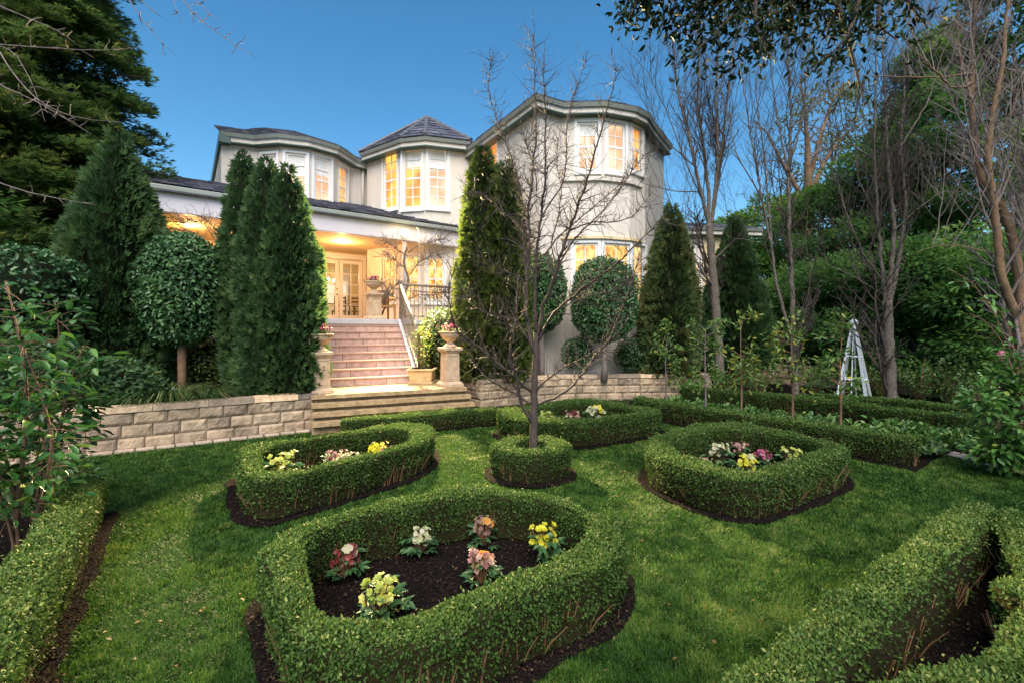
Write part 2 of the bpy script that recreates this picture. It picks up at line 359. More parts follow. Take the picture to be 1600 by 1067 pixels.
# ---------------------------------------------------------------- box hedges
PROF = [(.07, .03), (.02, .14), (0, .28), (.01, .348), (.06, .366), (.3, .371), (.5, .372), (.7, .371), (.94, .366), (.99, .348), (1, .28), (.98, .14), (.93, .03)]
def hedge_core(O, I, h, closed, seed):
    n = len(O); vs = []; k = len(PROF)
    for (t, z) in PROF:
        p = O + (I - O) * t; q = np.c_[p, np.full(n, z / .37 * h)]
        w = vnoise(q * 4, seed) - .5; w2 = vnoise(q * 13, seed + 3) - .5
        q[:, 2] += (w * .04 + w2 * .024) * (1 if z > .2 else .2); d = nrm(O - I)
        q[:, :2] += d * ((w * .05 + w2 * .02) * (1 if t < .5 else -1))[:, None]
        vs.append(q)
    vs = np.concatenate(vs); fs = []
    for j in range(k - 1):
        for i in range(n if closed else n - 1):
            i2 = (i + 1) % n; fs.append((j * n + i, j * n + i2, (j + 1) * n + i2, (j + 1) * n + i))
    caps = []
    if not closed:
        for i in (0, n - 1):
            for j in range(k // 2):
                caps.append((j * n + i, (j + 1) * n + i, (k - 2 - j) * n + i, (k - 1 - j) * n + i))
    return vs, fs, caps
def hedge(name, label, O, I, h, dens, leaf, closed=True, group='clipped box hedges', seed=1, vb=0, stems=40, bare=None):
    O = np.asarray(O)[:, :2]; I = np.asarray(I)[:, :2]
    c = (O.mean(0) + I.mean(0)) / 2; root = thing(name, label, 'hedge', (c[0], c[1], 0), group)
    e_ = nrm(I - O) * .026; O = O + e_; I = I - e_
    vs, fs, caps = hedge_core(O, I, h, closed, seed); fa = np.array(fs + [q for q in caps if len(set(q)) == 4])
    q = vs[fa]; nr_ = np.cross(q[:, 2] - q[:, 0], q[:, 3] - q[:, 1]); ar = np.linalg.norm(nr_, axis=1) / 2; nr_ = nrm(nr_)
    cen = np.r_[c, h * .4]
    # orient outward from the hedge's own mid line
    mid = np.concatenate([np.c_[(O + I) / 2, np.full(len(O), h * .45)]])
    fc = q.mean(1); near = np.array([np.argmin(((mid[:, :2] - f[:2]) ** 2).sum(1)) for f in fc]); s_ = np.sign(((fc - mid[near]) * nr_).sum(1)); nr_ *= np.where(s_ == 0, 1, s_)[:, None]
    lowz = fc[:, 2] / h; wgt = ar * np.where(lowz < .3, .16, np.where(lowz < .66, .42, np.where(nr_[:, 2] > .5, 1, .75))) * np.where(nr_[:, 2] > .5, 1.3, 1)
    if bare:
        jj = np.r_[np.arange(len(fs)) // (len(O) if closed else len(O) - 1), np.full(len(fa) - len(fs), 5)]; wgt = wgt * np.where((jj >= 9) if bare == 'I' else (jj <= 2), .16, 1)
    leaf = leaf * .88; N = int(wgt.sum() * dens * 1.25); fi = rng.choice(len(fa), N, p=wgt / wgt.sum()); a, b = rng.random(N)[:, None], rng.random(N)[:, None]; Q = q[fi]
    p = (1 - a) * (1 - b) * Q[:, 0] + a * (1 - b) * Q[:, 1] + a * b * Q[:, 2] + (1 - a) * b * Q[:, 3]; nn = nr_[fi]
    lump = vnoise(p * 7, seed + 9); p = p + nn * (rng.uniform(-.012, .022, N) + (lump - .5) * .03)[:, None]
    ax = nn * .55 + rdir(N) * .9 + np.array([0, 0, .35]); nl = nn + rdir(N) * .7
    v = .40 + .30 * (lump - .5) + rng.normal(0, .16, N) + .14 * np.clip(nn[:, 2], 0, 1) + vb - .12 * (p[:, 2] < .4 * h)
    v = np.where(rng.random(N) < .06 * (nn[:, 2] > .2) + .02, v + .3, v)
    sh = rng.random(N) < .022 * (nn[:, 2] > .1); p = p + np.where(sh, rng.uniform(.012, .045, N), 0)[:, None] * nrm(nn + rdir(N) * .5); v = np.where(sh, v + .25, v)
    co, nv, pl = leafpts(p, ax, nl, leaf * rng.uniform(.6, 1.35, N), leaf * .62 * rng.uniform(.7, 1.25, N))
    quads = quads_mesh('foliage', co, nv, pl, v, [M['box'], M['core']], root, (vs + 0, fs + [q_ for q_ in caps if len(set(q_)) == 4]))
    sm = MB()
    for k in range(stems):
        i = rnd.randrange(len(O)); t = rnd.choice((.02, .06, .94, .98)); b0 = O[i] + (I[i] - O[i]) * (t + (.1 if t < .5 else -.1))
        for _ in range(3):
            e = O[i] + (I[i] - O[i]) * t + np.array([rnd.gauss(0, .035), rnd.gauss(0, .035)])
            z = h * rnd.uniform(.45, .8); sm.tube([(*b0, .0), ((b0[0] * .6 + e[0] * .4), (b0[1] * .6 + e[1] * .4), z * .5), (*e, z)], [.006, .004, .002], 4)
    if stems: sm.build('woody_stems', M['stem'], root)  # bare lower stems of the hedge itself
    return root
def px(pts, z): return np.array([P(a, b, z)[:2] for a, b in pts])
HB = .36
bed_a_o = px([(406, 864), (412, 850), (432, 836), (480, 815), (540, 798), (600, 783), (660, 771), (740, 760), (800, 763), (840, 771), (885, 783), (920, 796), (955, 812), (974, 826), (983, 844), (982, 858), (970, 874), (940, 894), (880, 917), (812, 942), (765, 965), (720, 990), (670, 1010), (620, 1022), (540, 1027), (490, 1022), (455, 1010), (436, 980), (422, 945), (416, 920), (409, 890)], HB)
bed_a_i = px([(472, 852), (500, 832), (540, 819), (580, 808), (640, 795), (700, 783), (750, 777), (800, 779), (840, 785), (880, 796), (908, 811), (918, 826), (914, 840), (900, 852), (880, 864), (840, 884), (800, 900), (760, 917), (712, 934), (670, 950), (640, 960), (590, 970), (545, 972), (515, 963), (495, 940), (484, 905), (478, 880)], HB)
bed_b_o = px([(371, 702), (370, 716), (373, 733), (380, 747), (400, 755), (428, 755), (482, 741), (554, 724), (625, 705), (655, 696), (672, 687), (680, 676), (677, 669), (668, 664), (650, 661), (632, 660), (604, 663), (577, 667), (506, 683), (460, 690), (411, 695), (385, 698)], HB)
bed_b_i = px([(406, 709), (435, 697), (518, 684), (560, 678), (601, 672), (625, 671), (640, 674), (644, 680), (637, 690), (601, 704), (554, 716), (482, 733), (435, 741), (413, 737)], HB)
bed_c_o = px([(774, 645), (780, 650), (799, 656), (830, 660), (855, 662), (890, 663), (922, 661), (967, 655), (1012, 650), (1030, 646), (1036, 642), (1019, 638), (979, 632), (945, 627), (911, 624), (885, 625), (850, 630), (810, 636), (783, 640)], HB)
bed_c_i = px([(815, 645), (840, 639), (866, 635), (911, 630), (945, 634), (985, 639), (1003, 643), (990, 646), (967, 649), (922, 655), (866, 654), (832, 651)], HB)
bed_d_o = px([(1007, 702), (1010, 692), (1017, 685), (1035, 677), (1060, 670), (1090, 664), (1125, 661), (1170, 664), (1230, 674), (1292, 688), (1320, 697), (1329, 704), (1325, 711), (1292, 724), (1245, 740), (1210, 749), (1180, 753), (1150, 753), (1115, 746), (1055, 729), (1025, 718), (1011, 710)], HB)
bed_d_i = px([(1046, 697), (1055, 689), (1080, 680), (1105, 674), (1130, 671), (1180, 675), (1242, 686), (1275, 694), (1284, 700), (1275, 706), (1230, 721), (1190, 733), (1165, 736), (1142, 733), (1092, 719), (1060, 707)], HB)
beds = []
for nm_, lab, o_, i_, dens, leaf, vb, sd in (
        ('box_hedge', 'large rounded box hedge ring nearest the camera around six hellebores', bed_a_o, bed_a_i, 21000, .021, .0, 1),
        ('box_hedge', 'long box hedge ring beside the left stone wall, bare twigs showing at its near corner', bed_b_o, bed_b_i, 13000, .026, .03, 2),
        ('box_hedge', 'box hedge ring behind the bare tree, in front of the far stone wall', bed_c_o, bed_c_i, 9000, .032, .02, 3),
        ('box_hedge', 'box hedge ring right of the bare tree, lit yellow on its left corner', bed_d_o, bed_d_i, 13500, .026, .03, 4)):
    c = o_.mean(0); O = by_angle(o_, c); I = by_angle(i_, c); beds.append((O, I))
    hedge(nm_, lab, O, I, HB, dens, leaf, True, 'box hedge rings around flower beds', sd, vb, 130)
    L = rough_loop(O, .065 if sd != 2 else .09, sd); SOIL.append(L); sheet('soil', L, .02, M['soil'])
rc = P(828, 700, .3)[:2]
g = np.linspace(-math.pi, math.pi, 64, endpoint=False); circ = np.c_[np.cos(g), np.sin(g)]
hedge('round_box_hedge', 'small round box hedge ring clipped around the bare tree trunk', rc + circ * .475, rc + circ * .20, .33, 15000, .024, True, 'box hedge rings around flower beds', 5, .02, 40)
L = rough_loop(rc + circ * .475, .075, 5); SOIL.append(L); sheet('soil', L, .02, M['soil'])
def strip(label, pts, wd, h, dens, leaf, side, sd, vb=0, stems=80, soil=.065, name='box_hedge', group='straight box hedges', bare=None):
    pts = np.asarray(pts, float)[:, :2]; s_ = np.r_[0, np.cumsum(np.linalg.norm(np.diff(pts, axis=0), axis=1))]
    n = max(10, int(s_[-1] / .07)); t = np.linspace(0, s_[-1], n); pts = np.c_[np.interp(t, s_, pts[:, 0]), np.interp(t, s_, pts[:, 1])]
    for _ in range(3): pts[1:-1] = .25 * pts[:-2] + .5 * pts[1:-1] + .25 * pts[2:]
    tg = nrm(np.gradient(pts, axis=0)); nn = np.c_[-tg[:, 1], tg[:, 0]] * side
    tap = np.ones(n); tap[0] = tap[-1] = .6; tap[1] = tap[-2] = .9
    midl = pts + nn * wd / 2; O = midl - nn * wd / 2 * tap[:, None]; I = midl + nn * wd / 2 * tap[:, None]
    hedge(name, label, O, I, h, dens, leaf, False, group, sd, vb, stems, bare)
    A = pts - nn * soil; B = pts + nn * (wd + soil); A[0] -= tg[0] * soil; B[0] -= tg[0] * soil; A[-1] += tg[-1] * soil; B[-1] += tg[-1] * soil
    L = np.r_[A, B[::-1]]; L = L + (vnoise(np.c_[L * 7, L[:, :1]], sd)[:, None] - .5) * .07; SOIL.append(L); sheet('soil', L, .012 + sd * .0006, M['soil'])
# left foreground hedge: right rim runs from the far corner toward the camera
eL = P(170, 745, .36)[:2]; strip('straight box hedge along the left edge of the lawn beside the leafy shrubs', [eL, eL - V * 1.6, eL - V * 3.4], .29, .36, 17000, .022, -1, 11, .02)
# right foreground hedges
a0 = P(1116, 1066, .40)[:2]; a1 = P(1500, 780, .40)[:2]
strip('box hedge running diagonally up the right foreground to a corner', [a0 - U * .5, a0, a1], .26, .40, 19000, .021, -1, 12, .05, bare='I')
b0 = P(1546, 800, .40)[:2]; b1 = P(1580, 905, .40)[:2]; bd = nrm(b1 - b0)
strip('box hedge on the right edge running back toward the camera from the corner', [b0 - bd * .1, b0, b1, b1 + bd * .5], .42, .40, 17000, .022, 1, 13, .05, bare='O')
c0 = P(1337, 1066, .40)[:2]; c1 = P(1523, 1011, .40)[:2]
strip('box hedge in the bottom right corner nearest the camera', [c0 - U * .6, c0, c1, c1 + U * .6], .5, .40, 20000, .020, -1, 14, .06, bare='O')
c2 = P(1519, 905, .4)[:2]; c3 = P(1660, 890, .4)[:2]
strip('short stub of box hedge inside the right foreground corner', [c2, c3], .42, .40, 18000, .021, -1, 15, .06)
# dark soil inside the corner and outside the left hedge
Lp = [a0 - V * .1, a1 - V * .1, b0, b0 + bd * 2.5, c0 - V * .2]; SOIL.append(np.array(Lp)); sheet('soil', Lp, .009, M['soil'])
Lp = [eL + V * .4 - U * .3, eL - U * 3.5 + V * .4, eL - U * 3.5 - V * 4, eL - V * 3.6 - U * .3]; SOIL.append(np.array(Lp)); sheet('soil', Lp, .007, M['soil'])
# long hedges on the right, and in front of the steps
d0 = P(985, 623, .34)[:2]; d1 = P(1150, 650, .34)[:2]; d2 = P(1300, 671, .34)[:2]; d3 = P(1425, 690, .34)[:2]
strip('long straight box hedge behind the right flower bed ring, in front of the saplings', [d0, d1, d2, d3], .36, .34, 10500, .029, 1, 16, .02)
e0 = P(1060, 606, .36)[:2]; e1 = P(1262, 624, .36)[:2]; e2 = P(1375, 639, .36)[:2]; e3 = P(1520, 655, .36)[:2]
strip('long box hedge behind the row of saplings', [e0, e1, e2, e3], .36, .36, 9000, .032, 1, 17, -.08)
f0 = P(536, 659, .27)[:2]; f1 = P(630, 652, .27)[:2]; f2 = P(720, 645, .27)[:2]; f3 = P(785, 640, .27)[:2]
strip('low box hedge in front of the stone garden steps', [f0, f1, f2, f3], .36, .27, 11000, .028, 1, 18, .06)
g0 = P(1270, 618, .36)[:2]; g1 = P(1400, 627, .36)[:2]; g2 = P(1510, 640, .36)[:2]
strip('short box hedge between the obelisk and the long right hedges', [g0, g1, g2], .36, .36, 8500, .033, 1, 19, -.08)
Lp = [d0 + V * .2, d1, d2, d3, P(1490, 705)[:2], P(1700, 660)[:2], P(1560, 610)[:2], P(1160, 585)[:2], P(1000, 600)[:2]]
SOIL.append(np.array(Lp)); sheet('soil', Lp, .006, M['soil'])
pth = [P(x, y)[:2] for x, y in ((1478, 712), (1520, 722), (1560, 734), (1610, 748), (1640, 744), (1570, 727), (1530, 716), (1490, 707))]
sheet('path', pth, .022, M['path']); SOIL.append(np.array(pth))
Lp = [P(x, y)[:2] for x, y in ((1490, 707), (1570, 727), (1640, 744), (1800, 740), (1750, 690), (1500, 690))]; SOIL.append(np.array(Lp)); sheet('soil', Lp, .010, M['soil'])

# ---------------------------------------------------------------- stone retaining walls
_g = np.array([(i * .33, j * .5, 0) for j in range(60) for i in range(37)]); RN = vnoise(_g, 31)
def block_wall(name, label, pts, h, rows, inward, base=0.0, bw=.36, cap=.075, depth=.24):
    pts = [np.array(p[:2], float) for p in pts]; root = thing(name, label, 'stone wall', (*pts[0], base), None)
    wb = MB(); cb = MB(); rh = (h - cap) / rows
    for a, b in zip(pts[:-1], pts[1:]):
        Ls = np.linalg.norm(b - a); d = (b - a) / Ls; n = np.array([d[1], -d[0]]) * (1 if not inward else -1)
        back = MB
        wb.cur = .1; wb.obox(a, d, 0, Ls, (-depth if not inward else 0) - .0, (0 if not inward else depth) - .02 * (1 if not inward else -1), base, base + h - cap - .004)
        for r in range(rows):
            s0 = -(bw / 2 if r % 2 else 0)
            while s0 < Ls:
                w_ = bw * rnd.uniform(.85, 1.12); x0, x1 = max(0, s0) + .005, min(Ls, s0 + w_) - .005
                if x1 - x0 > .04:
                    nx, nz = 11, 6; z0, z1 = base + r * rh + .004, base + (r + 1) * rh - .004; vs = []; wb.cur = rnd.random(); o_ = rnd.random() * 50
                    for j in range(nz):
                        for i in range(nx):
                            fx, fz = i / (nx - 1), j / (nz - 1); e = 0 if (i in (0, nx - 1) or j in (0, nz - 1)) else 1
                            q = a + d * (x0 + (x1 - x0) * fx) + n * (.004 + e * (.008 + .022 * RN[int(o_ * 40) % 900 + j * 37 + i] + rnd.uniform(-.003, .005))); vs.append((*q, z0 + (z1 - z0) * fz))
                    fs = [(j * nx + i, j * nx + i + 1, (j + 1) * nx + i + 1, (j + 1) * nx + i) for j in range(nz - 1) for i in range(nx - 1)]
                    if inward: fs = [f[::-1] for f in fs]
                    k = len(vs)
                    rim = [i for i in range(nx)] + [j * nx + nx - 1 for j in range(1, nz)] + [(nz - 1) * nx + i for i in range(nx - 2, -1, -1)] + [j * nx for j in range(nz - 2, 0, -1)]
                    for i in rim: q = np.array(vs[i]); vs.append((q[0] - n[0] * .04, q[1] - n[1] * .04, q[2]))
                    for i in range(len(rim)): fs.append((rim[i], k + i, k + (i + 1) % len(rim), rim[(i + 1) % len(rim)]))
                    wb.add(vs, fs)
                s0 += w_
        s0 = 0
        while s0 < Ls - .02:
            w_ = min(.62 * rnd.uniform(.8, 1.2), Ls - s0)
            if Ls - s0 - w_ < .2: w_ = Ls - s0
            cb.cur = rnd.random(); m_ = 7; top = []; bot = []; j1, j2 = rnd.uniform(0, .008), rnd.uniform(0, .008)
            for i in range(m_):
                s_ = s0 + .003 + (w_ - .006) * i / (m_ - 1); jt = rnd.uniform(.02, .05); q = a + d * s_
                top.append(((q + n * jt * .8), (q - n * (depth + .05)))); bot.append(((q + n * jt), (q - n * (depth + .05))))
            for i in range(m_ - 1):
                z0, z1 = base + h - cap, base + h + j1
                Bq = [(*bot[i][0], z0), (*bot[i + 1][0], z0), (*bot[i + 1][1], z0), (*bot[i][1], z0)]; Tq = [(*top[i][0], z1), (*top[i + 1][0], z1), (*top[i + 1][1], z1), (*top[i][1], z1)]
                vs = Bq + Tq; fs = [(3, 2, 1, 0), (4, 5, 6, 7), (0, 1, 5, 4), (2, 3, 7, 6)]
                if i == 0: fs.append((3, 0, 4, 7))
                if i == m_ - 2: fs.append((1, 2, 6, 5))
                cb.add(vs, fs)
            s0 += w_
    wb.build('blocks', M['block'], root); cb.build('coping', M['cap'], root)
    return root
wl1 = P(497, 671)[:2]; ul = nrm(np.array([.83, .555])); wl0 = wl1 - ul * 8
block_wall('retaining_wall', 'low rock faced block wall on the left below the tall triple conifer', [wl0, wl1], .62, 3, False)
be = MB(); nl = np.array([ul[1], -ul[0]])
be.obox(wl0, ul, 0, 8.5, .03, .14, 0, .035)
tag(be.build('stone_edging', M['edge'], None, False, .006), kind='structure')
SOIL.append(np.array([wl0 - nl * .3, wl0 + nl * .15, wl1 + ul * .4 + nl * .15, wl1 + ul * .4 - nl * .3]))
wr = [P(716, 588, .62), P(752, 593.5, .62), P(830, 588.5, .62), P(900, 586, .62), P(1000, 585, .62), P(1112, 584.5, .62)]
wr = [np.array(p[:2]) for p in wr]
block_wall('retaining_wall', 'curved pale block wall behind the bare tree and back flower bed', wr + [wr[-1] + V * 2.5 + U * .3], .62, 3, False)
w2 = [P(1165, 569, .62)[:2], P(1205, 569, .62)[:2], P(1311, 574, .62)[:2], P(1540, 587, .62)[:2], P(1700, 596, .62)[:2]]
block_wall('retaining_wall', 'low stone wall behind the white obelisk along the right boundary', w2, .62, 3, False)
# raised beds behind the walls
s1 = [wl0 - nl * .24, wl1 - nl * .24, wl1 + V * 4.5, wl0 + V * 9]; sheet('soil', s1, .53, M['soil'])
s2 = [wr[1] + V * .25, wr[2] + V * .25, wr[3] + V * .25, wr[4] + V * .25, wr[5] + V * .2, wr[5] + V * 7 + U * 2, wr[0] + V * 9, wr[0]]; sheet('soil', s2, .53, M['soil'])
s3 = [w2[0] + (0, .3), w2[1] + (.1, .3), w2[2] + (.25, .25), w2[3] + (.25, .2), w2[4] + (.3, .2), w2[4] + (30, 10), w2[0] + (20, 30), w2[0] + (-4, 12)]; sheet('soil', s3, .52, M['soil'])

# ---------------------------------------------------------------- garden steps and landing
p0 = P(498, 617, .6)[:2]; p1 = P(728, 604.5, .6)[:2]; du = nrm(p1 - p0); dn = np.array([du[1], -du[0]]); WL = np.linalg.norm(p1 - p0)
gs = thing('garden_steps', 'broad rock faced stone steps between the two garden walls', 'steps', (*p0, 0))
for k in range(4):
    z1 = .6 - .13 * k; st = MB(); d1_ = .145 * k; ex = .02 + .03 * k; m_ = 26
    fr = [p0 + du * (-.12 + (WL + .12 + ex) * i / m_) + dn * (d1_ + rnd.uniform(0, .03)) for i in range(m_ + 1)]
    bk = [p0 + du * (-.12 + (WL + .12 + ex) * i / m_) - dn * ((.35 if k == 0 else .02) - (.145 * (k - 1) if k else 0)) for i in range(m_ + 1)]
    if k: bk = [b + dn * 0 for b in bk]
    st.prism([*fr, *bk[::-1]], z1 - .07, z1)
    fr2 = [p - dn * .1 for p in fr]; st.prism([*fr2, *bk[::-1]], 0.001 if k else .3, z1 - .072)
    st.build('step', M['step'], gs)
la = [p0 - dn * .3 - du * .3, p1 - dn * .3 + du * .05, wr[0] + V * .3, wr[0] + V * 1.2, p0 - dn * 3.5 - du * .6]
mbp = MB(); mbp.prism([tuple(p) for p in la], .3, .596); tag(mbp.build('landing_paving', M['pave']), kind='structure')

BR = P(649, 597, .6)[:2]; BL = P(474, 606, .6)[:2]
TZ = 1.98
TR = np.array([(621 - 800) / F * 12.4, 12.4]); TL = np.array([(470 - 800) / F * 10.9, 10.9])
tu = nrm(TR - TL); tn = np.array([tu[1], -tu[0]])
stair = thing('stone_staircase', 'flight of pink stone steps from the landing up to the veranda', 'stairs', (*BL, .6))
NS = 8; rz = (TZ - .15 - .6) / NS
for k in range(NS):
    f0_, f1_ = k / NS, (k + 1) / NS
    l0, r0, l1, r1 = BL + (TL - BL) * f0_, BR + (TR - BR) * f0_, BL + (TL - BL) * f1_, BR + (TR - BR) * f1_
    zt = .6 + rz * (k + 1); st = MB()
    st.prism([l0, r0, r1, l1], .55, zt - .03, 0)
    d_ = nrm(r0 - l0); n_o = np.array([d_[1], -d_[0]]) * .02
    st.prism([l0 + n_o, r0 + n_o, r1, l1], zt - .029, zt, 1)
    st.build('step', [M['pink'], M['tread']], stair)
st = MB(); st.prism([BR, BR + U * .0 + np.array([.16, .03]), TR + np.array([.16, .03]), TR], .55, .62)
# sloped stringer beside the flight
sw = MB(); o2 = np.array([.14, .04])
sw.hexa([(*BR, .56), (*(BR + o2), .56), (*(TR + o2), .56), (*TR, .56)], [(*(BR), .72), (*(BR + o2), .72), (*(TR + o2), TZ + .02), (*TR, TZ + .02)])
sw.build('stringer', M['bluestone'], stair)

# ---------------------------------------------------------------- terrace and railing
terr = thing('terrace', 'raised terrace with pale stone edge at the top of the pink stairs', 'terrace', (*TL, 0))
tb = MB(); tA = TL - tu * 8; tB = TR + tu * 3.0
tb.prism([tA + tn * .03, tB + tn * .03, tB - tn * 9, tA - tn * 9], TZ - .13, TZ); tb.build('slab', M['bluestone'], terr, False, .01)
tb = MB(); tb.prism([tA, tB, tB - tn * 9, tA - tn * 9], .3, TZ - .133); tb.build('wall', M['veranda'], terr)
rail = thing('iron_railing', 'iron stair handrail with slender balusters turning along the terrace edge', 'railing', (*TR, TZ))
hp = MB(); e0_ = at(621, 443, 12.35); e1_ = P(668, 530, 1.52)
lowB = np.array([*(BR + o2 * .5), .66]); topB = np.array([*(TR + o2 * .5), TZ + .02])
ra, rb = topB + (0, 0, .92), lowB + (0, 0, .92)
hp.tube([ra, (ra + rb) / 2, rb], [.032] * 3, 8); hp.build('handrail', M['rail'], rail, True)
hp = MB(); hp.tube([topB + (0, 0, .1), lowB + (0, 0, .1)], [.016] * 2, 6); hp.build('bottom_rail', M['rail'], rail, True)
for k in range(15):
    f = (k + .5) / 15; b_ = topB + (lowB - topB) * f; q = MB(); q.tube([b_ + (0, 0, .02), b_ + (0, 0, .92)], [.009, .009], 6); q.build('baluster', M['rail'], rail)
for b_ in (topB, lowB):
    q = MB(); q.lathe([(.03, 0), (.03, .95), (.04, .96), (.04, 1.0), (.012, 1.04)], b_, 10); q.build('newel_post', M['rail'], rail, True)
r0_, r1_ = np.array([*(TR + tu * .12 - tn * .1), TZ]), np.array([*(TR + tu * 2.4 - tn * .1), TZ])
for z, r_ in ((.95, .032), (.78, .014), (.1, .014)):
    q = MB(); q.tube([r0_ + (0, 0, z), r1_ + (0, 0, z)], [r_] * 2, 8); q.build('top_rail' if z > .9 else 'cross_rail', M['rail'], rail, True)
for k in range(19):
    b_ = r0_ + (r1_ - r0_) * (k + .5) / 19; q = MB(); q.tube([b_, b_ + (0, 0, .95)], [.010, .010], 6); q.build('baluster', M['rail'], rail)

# ---------------------------------------------------------------- the house
house = thing('house', 'pale rendered two storey house with bay windows, tiled turret and lit veranda', 'house', (-3, 16, 0))
def inset(poly, d):                      # polyline offset away from the camera side
    poly = [np.array(p[:2]) for p in poly]; out = []
    for i in range(len(poly)):
        ns = []
        if i: e = nrm(poly[i] - poly[i - 1]); ns.append(np.array([e[1], -e[0]]))
        if i < len(poly) - 1: e = nrm(poly[i + 1] - poly[i]); ns.append(np.array([e[1], -e[0]]))
        n = nrm(sum(ns)); k = 1 / max(.5, float(np.dot(n, ns[0]))); out.append(poly[i] - n * d * k)
    return out
def facet(wb, A, B, z0, z1, ops=()):
    A = np.array(A); B = np.array(B); Ls = np.linalg.norm(B - A); d = (B - A) / Ls; n = np.array([d[1], -d[0]])
    ss = sorted({0, Ls, *[o[0] for o in ops], *[o[1] for o in ops]}); zs = sorted({z0, z1, *[o[2] for o in ops], *[o[3] for o in ops]})
    for i in range(len(ss) - 1):
        for j in range(len(zs) - 1):
            sm, zm = (ss[i] + ss[i + 1]) / 2, (zs[j] + zs[j + 1]) / 2
            if any(o[0] < sm < o[1] and o[2] < zm < o[3] for o in ops): continue
            a, b = A + d * ss[i], A + d * ss[i + 1]; wb.add([(*a, zs[j]), (*b, zs[j]), (*b, zs[j + 1]), (*a, zs[j + 1])], [(0, 1, 2, 3)])
    for o in ops:
        q = [A + d * o[0], A + d * o[1]]; r = [p - n * .16 for p in q]
        wb.add([(*q[0], o[2]), (*q[1], o[2]), (*r[1], o[2]), (*r[0], o[2]), (*q[0], o[3]), (*q[1], o[3]), (*r[1], o[3]), (*r[0], o[3])], [(0, 1, 2, 3), (4, 7, 6, 5), (0, 3, 7, 4), (1, 5, 6, 2)])
    return d
def window(A, d, o, cols, rows, pane, blind=0, sill=True, meet=True, name='window'):
    s0, s1, z0, z1 = o; w = MB(); fw = .055
    for x0, x1, y0, y1 in ((s0, s0 + fw, z0, z1), (s1 - fw, s1, z0, z1), (s0 + fw, s1 - fw, z0, z0 + fw), (s0 + fw, s1 - fw, z1 - fw, z1)): w.obox(A, d, x0, x1, -.12, -.03, y0 + .001, y1 - .001)
    cw = .075                              # casing on the wall face
    for x0, x1, y0, y1 in ((s0 - cw, s0 - .002, z0 - cw, z1 + cw), (s1 + .002, s1 + cw, z0 - cw, z1 + cw), (s0 - .002, s1 + .002, z1 + .002, z1 + cw)): w.obox(A, d, x0, x1, -.05, .022, y0, y1)
    for i in range(1, cols): x = s0 + fw + (s1 - s0 - 2 * fw) * i / cols; w.obox(A, d, x - .012, x + .012, -.10, -.055, z0 + fw, z1 - fw)
    for j in range(1, rows):
        z = z0 + fw + (z1 - z0 - 2 * fw) * j / rows; t = .028 if (meet and j == rows // 2) else .012; w.obox(A, d, s0 + fw, s1 - fw, -.101, -.052 if t < .02 else -.045, z - t, z + t)
    ob = w.build(name, M['white'], house)
    q = MB(); q.obox(A, d, s0 + .02, s1 - .02, -.095, -.085, z0 + .02, z1 - .02); q.build('pane', pane, ob)
    if blind:
        q = MB(); zb = z1 - fw - (z1 - z0 - 2 * fw) * blind; nb = 7
        for i in range(nb):
            za = zb + (z1 - fw - zb) * i / nb; zc = zb + (z1 - fw - zb) * (i + 1) / nb; q.obox(A, d, s0 + fw + .012, s1 - fw - .012, -.0835, -.079 + .002 * (i % 2), za, zc - .004)
        q.build('blind', M['blind'], ob)
    if sill:
        q = MB(); q.obox(A, d, s0 - .1, s1 + .1, -.03, .075, z0 - .14, z0 - .0755); q.build('sill', M['white'], ob, False, .006)
    return ob
def wspec(A, B, x0, x1, ytop, ybot):
    d = nrm(np.array(B) - np.array(A)); a, b = hit(x0, A, B), hit(x1, A, B); Ym = (a[1] + b[1]) / 2
    s0, s1 = float(np.dot(a - A, d)), float(np.dot(b - A, d))
    return (s0, s1, zat(ybot, Ym), zat(ytop, Ym))
def gutters(poly, z, closed=False, hgt=.10, soff=.35):
    o = inset(poly, .10); w_ = inset(poly, soff); gm = MB(); fm = MB(); em = MB(); n = len(poly)
    pl = [np.array(p[:2]) for p in poly]
    for i in range(n - 1):
        gm.hexa([(*(pl[i] * .6 + o[i] * .4), z - hgt), (*(pl[i + 1] * .6 + o[i + 1] * .4), z - hgt), (*o[i + 1], z - hgt), (*o[i], z - hgt)], [(*pl[i], z), (*pl[i + 1], z), (*o[i + 1], z), (*o[i], z)])
        f1 = .003
        fm.hexa([(*o[i], z - .235), (*o[i + 1], z - .235), (*w_[i + 1], z - .235), (*w_[i], z - .235)], [(*o[i], z - hgt - f1), (*o[i + 1], z - hgt - f1), (*w_[i + 1], z - hgt - f1), (*w_[i], z - hgt - f1)], 0)
        q = inset([pl[i], pl[i + 1]], .12); q2 = inset([pl[i], pl[i + 1]], .2)
        a, b = inset(poly, .07)[i], inset(poly, .07)[i + 1]
        em.hexa([(*a, z - .265), (*b, z - .265), (*w_[i + 1], z - .265), (*w_[i], z - .265)], [(*a, z - .238), (*b, z - .238), (*w_[i + 1], z - .238), (*w_[i], z - .238)])
    gm.build('gutter', M['gutter'], house); fm.build('eave', M['stucco'], house); em.build('eave_moulding', M['dgreen'], house)
